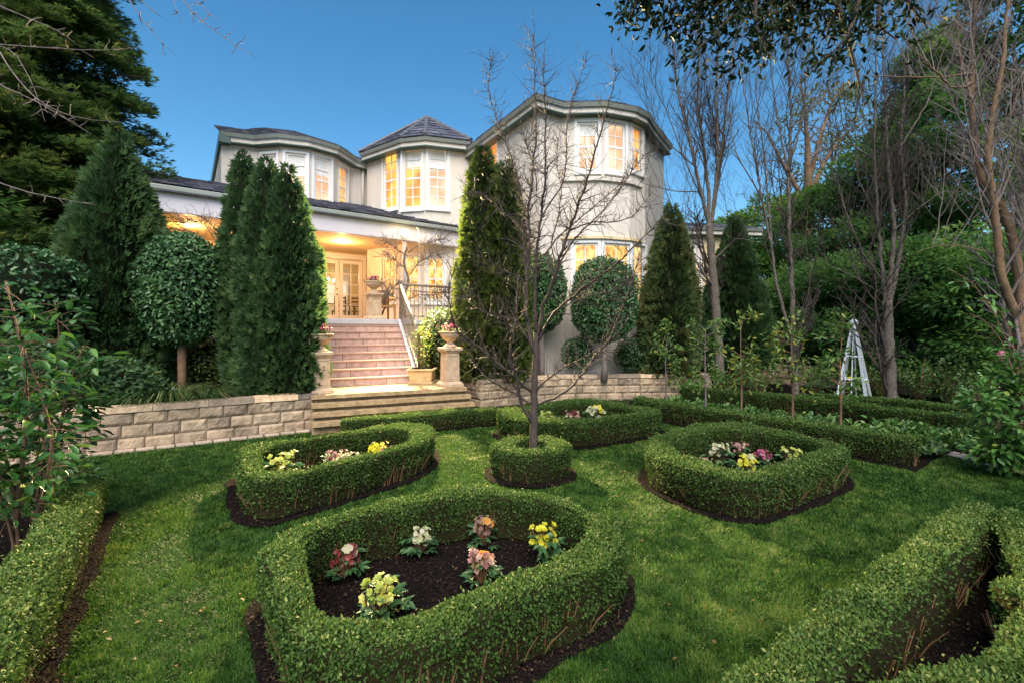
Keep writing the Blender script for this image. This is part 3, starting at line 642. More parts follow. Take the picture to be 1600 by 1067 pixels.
def tiles(tb, a, b, c, d, rows, tw=.3):   # slope a,b (eave left,right) to d,c (top left,right)
    a, b, c, d = (np.array(p, float) for p in (a, b, c, d)); n = np.cross(b - a, d - a); n = n / max(np.linalg.norm(n), 1e-9)
    if n[2] < 0: n = -n
    for r in range(rows):
        f0_, f1_ = r / rows, min(1, (r + 1.12) / rows); l0, r0 = a + (d - a) * f0_, b + (c - b) * f0_; l1, r1 = a + (d - a) * f1_, b + (c - b) * f1_
        k = max(1, int(round(np.linalg.norm(r0 - l0) / tw))); sh = (r % 2) * .5 / k
        cuts = [0] + [min(1, max(0, (i + sh * k) / k)) for i in range(0 if sh else 1, k)] + [1]
        for i in range(len(cuts) - 1):
            g0, g1 = cuts[i] + .012 / k * 2, cuts[i + 1] - .012 / k * 2
            if g1 - g0 < .01: continue
            tb.cur = rnd.random(); lift = rnd.uniform(.032, .05)
            lo0, lo1 = l0 + (r0 - l0) * g0, l0 + (r0 - l0) * g1; hi0, hi1 = l1 + (r1 - l1) * g0, l1 + (r1 - l1) * g1
            t0 = [lo0 + n * lift, lo1 + n * lift, hi1 + n * .012, hi0 + n * .012]; bq = [p - n * .025 for p in t0]; tb.hexa(bq, t0)
def hipcap(tb, p, q, r=.07):
    p = np.array(p, float); q = np.array(q, float); n = max(3, int(np.linalg.norm(q - p) / .3))
    for i in range(n):
        x, y = p + (q - p) * i / n, p + (q - p) * (i + 1.1) / n; tb.cur = rnd.random(); tb.tube([x, y], [r * 1.1, r * .9], 8)

# --- upper left wing with the bow window
EZ = 7.6
G1 = [P(x, y, EZ)[:2] for x, y in ((342, 205), (395, 212), (434, 209), (484, 215), (531, 229), (559, 248), (596, 260))]
W1 = inset(G1, .3); W1[-1] = W1[-1] + U * .5
wb = MB(); specs = []
win1 = {1: (409, 432, 241, 312), 2: (446, 479, 240, 306), 3: (491, 517, 247, 318), 4: (530, 543, 262, 326)}
for i in range(len(W1) - 1):
    ops = []
    if i in win1: ops = [wspec(W1[i], W1[i + 1], *win1[i])]
    dd = facet(wb, W1[i], W1[i + 1], 4.6, EZ - .2, ops)
    for o in ops: specs.append((W1[i], dd, o))
lb = W1[0] + V * 6; wb.add([(*lb, 4.6), (*W1[0], 4.6), (*W1[0], EZ - .2), (*lb, EZ - .2)], [(0, 1, 2, 3)])
wb.build('wall', M['stucco'], house)
for k, (A, dd, o) in enumerate(specs): window(A, dd, o, 2, 4, [M['pamber'], M['ppeach'], M['ppeach'], M['pamber']][k], [.55, .5, .38, .0][k], False)
gutters(G1, EZ)
# curved sill band below the bow
sb = MB(); so_ = inset(G1, .17); si_ = inset(G1, .32)
for i in range(1, 5): z_ = specs[1][2][2] - .16; sb.hexa([(*so_[i], z_), (*so_[i + 1], z_), (*si_[i + 1], z_), (*si_[i], z_)], [(*so_[i], z_ + .09), (*so_[i + 1], z_ + .09), (*si_[i + 1], z_ + .09), (*si_[i], z_ + .09)])
sb.build('sill_band', M['stucco'], house)
tb = MB(); top1 = [p + V * 3.0 for p in G1]
for i in range(len(G1) - 1): tiles(tb, (*inset(G1, .02)[i], EZ), (*inset(G1, .02)[i + 1], EZ), (*top1[i + 1], EZ + 1.22), (*top1[i], EZ + 1.22), 9)
g0_, g1_ = G1[0], G1[0] + V * 6
tb.build('roof', M['tile'], house)
sd = MB(); sd.hexa([(*(g0_), EZ - .3), (*(g0_ + U * .3), EZ - .3), (*(g1_ + U * .3), EZ - .3), (*g1_, EZ - .3)], [(*(g0_), EZ), (*(g0_ + U * .3), EZ), (*(g1_ + U * .3), EZ), (*g1_, EZ)]); sd.build('side_eave', M['dgreen'], house)
dp = MB()
for a, b, y0, y1, A, B in ((567, 567, 256, 336, W1[5], W1[6]),):
    q = hit(a, A, B) + np.array([.02, -.07]); Y = q[1]; dp.tube([(*q, zat(y1, Y)), (*q, zat(y0, Y))], [.042] * 2, 8)
dp.build('downpipe', M['stucco'], house, True)

# --- turret
TZE = 7.8
G2 = [P(561, 240, TZE)[:2], P(624, 217, TZE)[:2], P(664, 213, TZE)[:2], P(736, 221.5, TZE)[:2]]
tc = np.array([-3.05, 16.85]); W2 = inset(G2, .33)
wb = MB(); specs = []
tw = {0: [(599, 620, 238, 326), (597, 617, 403, 470)], 1: [(629.5, 658.5, 232, 325), (629, 654, 400, 470)], 2: [(669, 699, 231, 324), (667, 694, 402, 470)]}
for i in range(3):
    ops = [wspec(W2[i], W2[i + 1], *t) for t in tw[i]]
    dd = facet(wb, W2[i], W2[i + 1], TZ + .002, TZE - .2, ops); specs.append((W2[i], dd, ops))
q = W2[0] + np.array([.1, 2.2]); wb.add([(*q, TZ), (*W2[0], TZ), (*W2[0], TZE - .2), (*q, TZE - .2)], [(0, 1, 2, 3)])
wb.build('turret_wall', M['stucco'], house)
for k, (A, dd, ops) in enumerate(specs):
    window(A, dd, ops[0], 2, 6, [M['pamber'], M['pamber'], M['ppeach']][k], [0, .3, .36][k]); window(A, dd, ops[1], 2, 4, M['pgold'], 0)
gutters(G2, TZE)
tb = MB(); apex = (*tc, 9.35); G2b = G2 + [tc + np.array([2.0, 1.0]), tc + np.array([0, 2.2]), tc + np.array([-2.0, 1.2])]
for i in range(len(G2b)):
    a, b = G2b[i], G2b[(i + 1) % len(G2b)]; tiles(tb, (*a, TZE + .01), (*b, TZE + .01), apex, apex, 8, .32)
tb.build('turret_roof', M['tile'], house)
tb = MB()
for p in G2b: hipcap(tb, (*p, TZE + .05), apex, .065)
tb.build('ridge_caps', M['ridge'], house)

# --- right block
G3 = [P(x, y, EZ)[:2] for x, y in ((706, 249), (837, 147), (883, 160.5), (946, 158.5), (997, 168), (1017, 179), (1027, 196), (1052, 229))]
W3 = inset(G3, .3)
wb = MB(); specs = []
w3 = {0: [(750, 777, 229, 305)], 2: [(902, 934, 191, 266), (896, 934, 380, 478)], 3: [(949, 977, 192, 268), (944, 984, 381, 478)], 4: [(988, 1003, 200, 268), (990, 1008, 384, 478)]}
for i in range(len(W3) - 1):
    ops = [wspec(W3[i], W3[i + 1], *t) for t in w3.get(i, [])]
    dd = facet(wb, W3[i], W3[i + 1], .45, EZ - .2, ops); specs.append((i, W3[i], dd, ops))
wb.build('wall', M['stucco'], house)
for i, A, dd, ops in specs:
    for k, o in enumerate(ops):
        window(A, dd, o, 2, 4, M['pamber'] if (i in (0, 4) and k == 0) else (M['ppeach'] if k == 0 else M['pgold']), .25 if (i == 2 and k == 0) else 0, k == 0 and i > 0)
gutters(G3, EZ)
zs_ = specs[2][3][0][2]; sb = MB(); so_ = inset(G3, .22); si_ = inset(G3, .32)
for i in (2, 3, 4): sb.hexa([(*so_[i], zs_ - .3), (*so_[i + 1], zs_ - .3), (*si_[i + 1], zs_ - .3), (*si_[i], zs_ - .3)], [(*so_[i], zs_ - .19), (*so_[i + 1], zs_ - .19), (*si_[i + 1], zs_ - .19), (*si_[i], zs_ - .19)])
sb.build('sill_band', M['stucco'], house)
zh = specs[2][3][1][3]; sb = MB()
for i in (2, 3, 4): sb.hexa([(*so_[i], zh + .1), (*so_[i + 1], zh + .1), (*si_[i + 1], zh + .1), (*si_[i], zh + .1)], [(*so_[i], zh + .17), (*so_[i + 1], zh + .17), (*si_[i + 1], zh + .17), (*si_[i], zh + .17)])
sb.build('window_hood', M['veranda'], house)
tb = MB(); ctr3 = np.mean(G3, axis=0) + V * 2.2
for i in range(len(G3) - 1):
    a, b = inset(G3, .02)[i], inset(G3, .02)[i + 1]; tiles(tb, (*a, EZ), (*b, EZ), (*(b * .45 + ctr3 * .55), EZ + .72), (*(a * .45 + ctr3 * .55), EZ + .72), 6)
tb.build('roof', M['tile'], house)
dp = MB(); q = hit(717, W3[0], W3[1]) + np.array([-.06, -.03]); dp.tube([(*q, zat(352, q[1])), (*q, zat(252, q[1]))], [.045] * 2, 8); dp.build('downpipe', M['stucco'], house, True)

# --- low right wing seen between the trees
A4 = np.array([(1048 - 800) / F * 17.5, 17.5]); B4 = A4 + np.array([3.2, .4]); wb = MB()
o = wspec(A4, B4, 1077, 1094, 378, 452); dd = facet(wb, A4, B4, .45, zat(368, 17.6), [o]); wb.build('wall', M['veranda'], house)
window(A4, dd, o, 1, 3, M['ppeach'], .5)
Z4 = zat(362, 17.6); gutters([A4 - np.array([.2, .35]), B4 + np.array([.3, -.35])], Z4 + .1)
tb = MB(); a, b = A4 - np.array([.2, .3]), B4 + np.array([.3, -.3]); tiles(tb, (*a, Z4 + .1), (*b, Z4 + .1), (*(b + np.array([-.4, 1.6])), Z4 + .62), (*(a + np.array([.4, 1.6])), Z4 + .62), 5); tb.build('roof', M['tile'], house)

# --- veranda: beam, gutter, tiled roof, ceiling, back wall with french doors
FZ = 4.4
vA, vB = P(250, 330, FZ)[:2], P(722, 386.5, FZ)[:2]; vd = nrm(vB - vA); vn = np.array([vd[1], -vd[0]]); vL = np.linalg.norm(vB - vA)
vb = MB(); vb.obox(vA, vd, -.5, vL, -.22, 0, FZ, FZ + .42); vb.build('veranda_beam', M['fascia'], house, False, .01)
vb = MB(); vb.obox(vA, vd, -.6, vL, -.2, .05, FZ + .423, FZ + .46); vb.obox(vA, vd, -.6, vL, -.02, .14, FZ + .463, FZ + .58); vb.build('gutter', M['gutter'], house, False, .02)
tb = MB(); a = vA - vd * .6 + vn * .13; b = vB + vn * .13; ztop = FZ + .6
tiles(tb, (*a, ztop), (*b, ztop), (*(b - vn * 3.2), ztop + 1.05), (*(a - vn * 3.2), ztop + 1.05), 10)
tb.cur = .3; bi = [np.array([*a, ztop - .16]) , np.array([*b, ztop - .16]), np.array([*(b - vn * 3.2), ztop + .89]), np.array([*(a - vn * 3.2), ztop + .89])]; tb.hexa(bi, [p + (0, 0, .13) for p in bi]); tb.build('veranda_roof', M['tile'], house)
cb = MB(); cb.obox(vA, vd, -.5, vL, -4.6, -.22, FZ + .1, FZ + .16); cb.build('veranda_ceiling', M['ceiling'], house)
D0 = np.array([(530 - 800) / F * 16.9, 16.9]); Da, Db = hit(215, D0, D0 + U), hit(589, D0, D0 + U)
wb = MB(); od = wspec(Da, Db, 491, 567, 404, 503); od = (od[0], od[1], TZ + .01, od[3])
ow = wspec(Da, Db, 300, 345, 404, 470)
dd = facet(wb, Da, Db, TZ, FZ + .1, [od, ow])
q = Db + V * 2; wb.add([(*Db, TZ), (*q, TZ), (*q, FZ + .1), (*Db, FZ + .1)], [(0, 1, 2, 3)])
wb.build('veranda_wall', M['veranda'], house)
window(Da, dd, ow, 2, 4, M['pgold'], 0)
mid = (od[0] + od[1]) / 2
for s0, s1, sgn in ((od[0], mid, 1), (mid, od[1], -1)):
    w = MB(); s0_, s1_ = s0 + .03, s1 - .004 * 1; st_ = .12
    z0, z1 = od[2] + .01, od[3] - .05
    for x0, x1, y0, y1 in ((s0_, s0_ + st_, z0, z1), (s1_ - st_, s1_, z0, z1), (s0_ + st_, s1_ - st_, z0, z0 + .24), (s0_ + st_, s1_ - st_, z1 - st_, z1)): w.obox(Da, dd, x0, x1, -.12, -.07, y0, y1)
    x = (s0_ + s1_) / 2; w.obox(Da, dd, x - .014, x + .014, -.112, -.078, z0 + .24, z1 - st_)
    for j in range(1, 5): z = z0 + .24 + (z1 - st_ - z0 - .24) * j / 5; w.obox(Da, dd, s0_ + st_, s1_ - st_, -.113, -.077, z - .014, z + .014)
    ob = w.build('french_door', M['white'], house)
    g_ = MB(); g_.obox(Da, dd, s0_ + st_, s1_ - st_, -.097, -.093, z0 + .24, z1 - st_); g_.build('pane', M['glass'], ob)
    h_ = MB(); hs = s1_ - .06 if sgn > 0 else s0_ + .06
    if sgn > 0:
        for zz in (z0 + .98, z0 + 1.18): c_ = Da + dd * hs + np.array([dd[1], -dd[0]]) * -.05; h_.lathe([(.012, -.03), (.03, -.015), (.03, .015), (.012, .03)], (*c_, zz), 10)
        h_.build('handle', M['brass'], ob, True)
w = MB()
for x0, x1, y0, y1 in ((od[0] - .11, od[0] - .002, TZ + .01, od[3] + .11), (od[1] + .002, od[1] + .11, TZ + .01, od[3] + .11), (od[0] - .002, od[1] + .002, od[3] + .002, od[3] + .11)): w.obox(Da, dd, x0, x1, -.04, .03, y0, y1)
w.obox(Da, dd, od[0] - .15, od[1] + .15, -.01, .06, od[3] + .113, od[3] + .16)
w.build('door_frame', M['white'], house)
# dining room behind the doors
dn_ = np.array([dd[1], -dd[0]]); rm = MB(); ra_, rb_ = od[0] - 2.2, od[1] + 1.4; rd = -4.2
rm.obox(Da, dd, ra_, rb_, rd - .1, rd, TZ, FZ + .3); rm.obox(Da, dd, ra_ - .1, ra_ - .002, rd, -.2, TZ, FZ + .3); rm.obox(Da, dd, rb_ + .002, rb_ + .1, rd, -.2, TZ, FZ + .3)
rm.obox(Da, dd, ra_, rb_, rd, -.165, FZ + .303, FZ + .36); rm.build('interior_wall', M['veranda'], house)
def rp(s_, dep, z): p = Da + dd * s_ + dn_ * dep; return np.array([p[0], p[1], z])
ang = math.atan2(dd[1], dd[0])
cbn = thing('glazed_cabinet', 'white glazed cabinet against the back wall seen through the french doors', 'cabinet', rp(mid, rd + .25, TZ + .003))
q = MB(); q.obox(Da, dd, mid - 1.4, mid + 1.4, rd + .003, rd + .4, TZ + .004, TZ + .8); q.obox(Da, dd, mid - 1.4, mid + 1.4, rd + .003, rd + .3, TZ + .804, TZ + 1.9); q.build('carcass', M['white'], cbn, False, .01)
for i in range(6):
    q = MB(); q.obox(Da, dd, mid - 1.32 + i * .45, mid - .96 + i * .45, rd + .302, rd + .31, TZ + .9, TZ + 1.8); q.build('glass_door', M['ppeach'], cbn)  # glow put into the cabinet doors to make the room look brighter
tbl = thing('dining_table', 'dark timber dining table inside the lit room behind the french doors', 'table', rp(mid + .1, -2, TZ))
q = MB(); q.obox(Da, dd, mid - 1.0, mid + 1.2, -2.5, -1.6, TZ + .72, TZ + .76); q.build('tabletop', M['wood'], tbl, False, .008)
for sx, sy in ((-.85, -2.35), (1.05, -2.35), (-.85, -1.75), (1.05, -1.75)):
    q = MB(); q.obox(Da, dd, mid + sx - .035, mid + sx + .035, sy - .035, sy + .035, TZ + .002, TZ + .718); q.build('leg', M['wood'], tbl)
def chair(s_, dep, face, label):
    t = thing('dining_chair', label, 'chair', rp(s_, dep, TZ), 'dining chairs behind the french doors')
    q = MB(); q.obox(Da, dd, s_ - .22, s_ + .22, dep - .2, dep + .2, TZ + .43, TZ + .47); q.build('seat', M['wood'], t)
    q = MB(); by = dep + face * .19
    for zz in (.62, .78, .92): q.obox(Da, dd, s_ - .18, s_ + .18, by - .012, by + .012, TZ + zz, TZ + zz + .07)
    for sx in (-.2, .2): q.obox(Da, dd, s_ + sx - .02, s_ + sx + .02, by - .02, by + .02, TZ + .472, TZ + 1.02)
    q.build('backrest', M['wood'], t)
    for sx in (-.19, .19):
        for sy in (-.17, .17): q = MB(); q.obox(Da, dd, s_ + sx - .02, s_ + sx + .02, dep + sy - .02, dep + sy + .02, TZ + .002, TZ + .428); q.build('leg', M['wood'], t)
chair(mid - .55, -1.4, 1, 'dark ladder back chair inside the left french door, nearer the glass')
chair(mid + .35, -1.4, 1, 'dark ladder back chair inside the right french door, nearer the glass')
chair(mid + .95, -1.35, 1, 'dark ladder back chair at the right end of the lit dining table')
chair(mid - .1, -2.75, -1, 'dark ladder back chair on the far side of the lit dining table')
ch = thing('chandelier', 'lit candle chandelier above the dining table behind the right door', 'chandelier', rp(mid + .35, -2.0, FZ + .3))
q = MB(); c_ = rp(mid + .35, -2.0, 0); zc = TZ + 1.62; q.tube([c_ + (0, 0, FZ + .3), c_ + (0, 0, zc)], [.012, .012], 6); q.lathe([(.02, -.1), (.06, -.04), (.03, .05), (.02, .12)], c_ + (0, 0, zc), 10)
bl = []
for k in range(6):
    w_ = k * math.pi / 3; e = c_ + np.array([math.cos(w_) * .28, math.sin(w_) * .28, zc + .04]); q.tube([c_ + (0, 0, zc), (c_ + (0, 0, zc) + e) / 2 - (0, 0, .08), e], [.012] * 3, 5); bl.append(e)
q.build('frame', M['brass'], ch, True)
for e in bl: q = MB(); q.lathe([(.02, .0), (.035, .05), (.02, .1), (.004, .13)], e, 8); q.build('candle_bulb', M['candle'], ch, True)
def lamp(name, loc, e, col, r=.08, typ='POINT'):
    l = bpy.data.lights.new(name, typ); l.energy = e; l.color = col; l.shadow_soft_size = r; o = bpy.data.objects.new(name, l); C.objects.link(o); o.location = tuple(float(x) for x in loc); return o
lamp('chandelier_light', c_ + (0, 0, zc + .3), 34, (1, .72, .38), .2)
# veranda post and floodlight
po = MB(); pq = hit(634, vA, vB) - vn * .11; po.box((*pq, (TZ + FZ) / 2), (.11, .11, FZ - TZ - .006), math.atan2(vd[1], vd[0])); po.build('veranda_post', M['fascia'], house, False, .01)
for f in (-.35, 2.2): q = vA + vd * f - vn * .11; po = MB(); po.box((*q, (TZ + FZ) / 2), (.11, .11, FZ - TZ - .006), math.atan2(vd[1], vd[0])); po.build('veranda_post', M['fascia'], house, False, .01)
fl = hit(628, vA, vB); fz = zat(366, fl[1]); fl3 = np.array([*(fl + vn * .12), fz])
flo = thing('flood_light', 'glowing round flood light on the veranda beam above the post', 'lamp', (*(fl + vn * .01), fz))
q = MB(); q.box(fl3 - np.array([*vn, 0]) * .06, (.12, .08, .12), math.atan2(vd[1], vd[0])); q.build('bracket', M['gutter'], flo)
q = MB(); q.lathe([(.02, -.125), (.09, -.09), (.125, 0), (.09, .09), (.02, .125)], fl3 + np.array([*vn, 0]) * .08, 16); q.build('globe', M['bulb'], flo, True)
fb = lamp('flood_light_beam', fl3 + np.array([*vn, 0]) * .32, 9500, (1, .74, .36), .22, 'SPOT'); fb.data.spot_size = math.radians(80); fb.data.spot_blend = .9
fb.rotation_euler = (Vector((2.0, 1.5, .8)) - fb.location).to_track_quat('-Z', 'Y').to_euler()
lamp('flood_light_glow', fl3 + np.array([*vn, 0]) * .36, 3, (1, .70, .32), .10)
for k, f in enumerate((.6, 2.4, 4.6, 6.6)):
    q = vA + vd * f - vn * 1.9; d_ = MB(); d_.lathe([(.05, 0), (.08, .02), (.08, .05)], (*q, FZ + .048), 14)
    t = thing('ceiling_light', ['small round downlight in the veranda ceiling behind the left conifers', 'small round downlight in the veranda ceiling behind the triple conifer', 'small round downlight in the veranda ceiling before the french doors', 'small round downlight in the veranda ceiling near the veranda post'][k], 'lamp', (*q, FZ + .05), 'veranda ceiling lights')
    d_.build('lens', M['down'], t, True); lamp('ceiling_light_beam', (*q, FZ - .1), 40, (1, .52, .20), .1)
# timber armchair on the terrace
ac = thing('garden_chair', 'ochre timber garden chair on the terrace behind the top urn', 'chair', (*(TR - tn * 2.0), TZ))
base = np.array([*hit(598, TR - tn * 1.6, TL - tn * 1.6), TZ])
q = MB(); q.box(base + (0, 0, .42), (.6, .55, .05), ang); q.build('seat', M['ochre'], ac)
q = MB(); q.box(base + np.array([*(-tn * .27), .68]), (.6, .05, .45), ang); q.build('backrest', M['ochre'], ac)
for sx in (-.27, .27):
    q = MB(); c2_ = base + np.array([*(tu * sx), .62]); q.box(c2_, (.05, .55, .04), ang); q.build('arm', M['ochre'], ac)
    for sy in (-.24, .24): q = MB(); q.box(base + np.array([*(tu * sx + tn * sy), .2]), (.05, .05, .39), ang); q.build('leg', M['ochre'], ac)

# ---------------------------------------------------------------- urns on pedestals, planter box
def blossoms(parent, c, r, n, pet, leafm, hz=.1, sz=.03, name='flowers'):
    """a mound of leaves with flower heads above, as two parts"""
    N = n * 3; p = c + rng.normal(size=(N, 3)) * np.array([r * .5, r * .5, hz * .25]); ax = nrm(p - c + (0, 0, .02)) + rdir(N) * .4; 
    co, nv, pl = leafpts(p, ax, np.array([0, 0, 1.]) + rdir(N) * .5, np.full(N, sz * 1.9), np.full(N, sz * 1.5), True); quads_mesh('leaves', co, nv, pl, rng.random(N), leafm, parent)
    hc = c + rng.normal(size=(n, 3)) * np.array([r * .45, r * .45, hz * .25]) + (0, 0, hz)
    petals(parent, hc, nrm(hc - c + (0, -.05, .0)), sz, pet, name)
def petals(parent, hc, ax0, sz, pet, name='flowers', vv=None, root=None):
    n = len(hc); ref = rdir(n); s1 = nrm(np.cross(ax0, ref)); s2 = np.cross(ax0, s1); out = []; vs = []
    tone = np.clip(rng.normal(.45, .22, n), 0, 1) if vv is None else vv
    for k in range(5):
        a = 2 * math.pi * k / 5; d = math.cos(a) * s1 + math.sin(a) * s2
        co, nv, pl = leafpts(hc, d * .9 + ax0 * .45, ax0, np.full(n, sz) * rng.uniform(.85, 1.15, n), np.full(n, sz * 1.05), True, -.1); out.append(co); vs.append(tone + rng.normal(0, .12, n))
    q = MB(); root = hc.mean(0) - (0, 0, .1) if root is None else root
    for h_ in hc: q.tube([root, (root + h_) / 2 + rng.normal(0, .006, 3), h_], [.004, .0032, .003], 4, 0, False)
    quads_mesh(name, np.concatenate(out), nv, pl, np.concatenate(vs), [M['pet_' + pet], M['stem']], parent, (np.array(q.v), q.f))
def urn(pos, sc, ped, label, rot, flowers=True):
    t = thing('pedestal_urn', label, 'urn', pos, 'sandstone urns on pedestals'); pos = np.array(pos); w = .168 * sc
    q = MB()
    def sq(a, b, z0, z1): q.hexa([(pos[0] + x * a * math.cos(rot) - y * a * math.sin(rot), pos[1] + x * a * math.sin(rot) + y * a * math.cos(rot), pos[2] + z0) for x, y in ((-1, -1), (1, -1), (1, 1), (-1, 1))], [(pos[0] + x * b * math.cos(rot) - y * b * math.sin(rot), pos[1] + x * b * math.sin(rot) + y * b * math.cos(rot), pos[2] + z1) for x, y in ((-1, -1), (1, -1), (1, 1), (-1, 1))])
    sq(w * 1.35, w * 1.35, 0, .07 * ped); sq(w * 1.3, w * 1.05, .0702 * ped, .13 * ped); sq(w * .95, w * .9, .1302 * ped, .86 * ped); sq(w * .95, w * 1.2, .8602 * ped, .93 * ped); sq(w * 1.25, w * 1.25, .9302 * ped, ped)
    for k in range(4):
        a = rot + k * math.pi / 2 - math.pi / 2; dx = np.array([math.cos(a), math.sin(a)]); dy = np.array([-dx[1], dx[0]])
        for (x0, x1, z0, z1) in ((-.62, -.54, .22, .78), (.54, .62, .22, .78), (-.62, .62, .19, .22), (-.62, .62, .78, .81)):
            b_ = []
            for zz in (z0, z1):
                for xx, dd_ in ((x0, .90), (x1, .90), (x1, .975), (x0, .975)): b_.append((*(pos[:2] + dx * w * dd_ + dy * w * xx), pos[2] + zz * ped))
            q.hexa([b_[0], b_[3], b_[2], b_[1]], [b_[4], b_[7], b_[6], b_[5]])
    q.build('pedestal', M['sandstone'], t, False, .006)
    q = MB(); c = pos + (0, 0, ped + .001)
    q.lathe([(.15 * sc, 0), (.15 * sc, .025), (.12 * sc, .035), (.085 * sc, .07), (.065 * sc, .1), (.075 * sc, .12), (.13 * sc, .15), (.2 * sc, .21), (.225 * sc, .26), (.215 * sc, .275), (.25 * sc, .285), (.255 * sc, .31), (.22 * sc, .315), (.19 * sc, .28), (.02, .26)], c, 32)
    q.build('bowl', M['sandstone'], t, True)
    if flowers: blossoms(t, c + (0, 0, .31), .17 * sc, 26, 'magenta', M['laurel'], .10, .034)
    return t
ur = math.atan2(U[1], U[0])
urn(at(501, 613, 8.3) * np.array([1, 1, 0]) + (0, 0, .602), .84, .72, 'sandstone urn with pink flowers beside the triple conifer at the foot of the stairs', ur)
urn(at(703, 597, 9.3) * np.array([1, 1, 0]) + (0, 0, .602), .90, .76, 'sandstone urn with pink flowers on the tall pedestal right of the planter box', ur)
pu = hit(584, TR - tn * .5, TL - tn * .5); urn(np.array([*pu, TZ + .002]), 1.0, .70, 'sandstone urn with pink flowers at the top of the stairs by the french doors', ur)
q_ = P(1558, 590, .5); urn(np.array([q_[0], q_[1], .1]), 1.0, .75, 'sandstone urn with a pink flower half hidden behind the right hand shrub', .2)
pb = thing('planter_box', 'square sandstone planter box at the foot of the stair rail', 'planter', P(660, 597, .602)); c = np.array(pb.location)
q = MB(); q.hexa([c + (x * .22, y * .22, z) for x, y, z in ((-1, -1, .03), (1, -1, .03), (1, 1, .03), (-1, 1, .03))], [c + (x * .25, y * .25, .26) for x, y in ((-1, -1), (1, -1), (1, 1), (-1, 1))]); q.box(c + (0, 0, .0155), (.52, .52, .03)); q.box(c + (0, 0, .28), (.56, .56, .036)); q.build('box', M['terracotta'], pb, False, .008)
q = MB(); q.box(c + (0, 0, .30), (.46, .46, .005)); q.build('soil', M['soil'], pb)
sp = thing('potted_shrub', 'thin leafy shrub growing in the sandstone planter box', 'shrub', c + (0, 0, .3)); q = MB(); q.tube([c + (0, 0, .28), c + (0, 0, 1.1)], [.022, .012], 6); q.build('trunk', M['brownbark'], sp, True)
N = 320; p = c + (0, 0, .85) + rng.normal(size=(N, 3)) * np.array([.10, .10, .22]); co, nv, pl = leafpts(p, rdir(N) + (0, 0, .3), rdir(N) + (0, 0, 1), rng.uniform(.05, .09, N), rng.uniform(.02, .035, N)); quads_mesh('crown', co, nv, pl, rng.random(N), M['sapleaf'], sp)

# ---------------------------------------------------------------- evergreens
def conifer(label, base, h, prof, n, sp=.13, m='thuja', lean=(0, 0), seed=1, name='columnar_conifer', K=5, bare=0):
    """prof: radius at fractions of the height"""
    base = np.array(base, float); t = thing(name, label, 'conifer', base, 'columnar conifers')
    fx, fr = zip(*prof); ts = np.linspace(0, 1, 400); area = np.interp(ts, fx, fr); cdf = np.cumsum(area + .02); cdf /= cdf[-1]
    tt = np.interp(rng.random(n), cdf, ts); th = rng.random(n) * 2 * math.pi; R = np.interp(tt, fx, fr)
    nz = vnoise(np.c_[np.cos(th) * 1.8, np.sin(th) * 1.8, tt * h * 1.7] + seed * 7, seed); nz2 = vnoise(np.c_[np.cos(th) * 5, np.sin(th) * 5, tt * h * 4.5] + seed * 3, seed + 5)
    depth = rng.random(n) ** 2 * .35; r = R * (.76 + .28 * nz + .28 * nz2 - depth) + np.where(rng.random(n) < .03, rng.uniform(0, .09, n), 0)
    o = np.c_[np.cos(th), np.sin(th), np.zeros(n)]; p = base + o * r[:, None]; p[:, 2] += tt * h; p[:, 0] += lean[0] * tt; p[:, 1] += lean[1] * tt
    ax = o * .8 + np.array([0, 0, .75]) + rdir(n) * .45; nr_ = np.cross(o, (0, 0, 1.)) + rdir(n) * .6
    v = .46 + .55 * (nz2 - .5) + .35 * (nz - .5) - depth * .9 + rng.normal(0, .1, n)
    co, nv, pl, vv = fan(p, ax, nr_, sp * rng.uniform(.7, 1.25, n), np.full(n, sp * .26), K, 48, v)
    q = MB(); k = 14; pr = [(max(.01, np.interp(f, fx, fr) * .66), f * h) for f in np.linspace(.0, .97, k)]
    cv = []; cf = []; nn_ = 14
    for (rr, z) in pr:
        f = z / h
        for i in range(nn_): a = 2 * math.pi * i / nn_; cv.append(base + (rr * math.cos(a) + lean[0] * f, rr * math.sin(a) + lean[1] * f, z))
    cf = [(j * nn_ + i, j * nn_ + (i + 1) % nn_, (j + 1) * nn_ + (i + 1) % nn_, (j + 1) * nn_ + i) for j in range(k - 1) for i in range(nn_)]
    quads_mesh('crown', co, nv, pl, vv, [M[m], M['conecore']], t, (np.array(cv), cf))
    q.tube([base - (0, 0, .1), base + (lean[0] * .5, lean[1] * .5, h * .5)], [.07, .04], 7); q.build('trunk', M['bark'], t, True)
    return t
def gpos(pxx, Y, z=.53): return ((pxx - 800) / F * Y, Y, z)
COL = [(0, .8), (.1, 1.0), (.45, .98), (.62, .86), (.80, .56), (.92, .28), (1, .04)]
def col(s): return [(a, b * s) for a, b in COL]
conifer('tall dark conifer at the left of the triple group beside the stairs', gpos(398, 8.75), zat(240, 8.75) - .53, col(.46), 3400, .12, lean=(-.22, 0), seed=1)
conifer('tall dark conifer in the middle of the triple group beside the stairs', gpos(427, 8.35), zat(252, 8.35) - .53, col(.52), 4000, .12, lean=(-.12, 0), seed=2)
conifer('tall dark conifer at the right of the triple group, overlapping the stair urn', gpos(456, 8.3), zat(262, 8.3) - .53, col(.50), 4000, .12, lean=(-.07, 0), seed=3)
conifer('wide tall conifer behind the left wall, left of the round headed topiary', gpos(178, 8.3), zat(212, 8.3) - .53, [(0, .68), (.15, .74), (.45, .70), (.62, .62), (.78, .42), (.9, .2), (1, .04)], 5200, .14, lean=(.08, 0), seed=4, m='thuja')
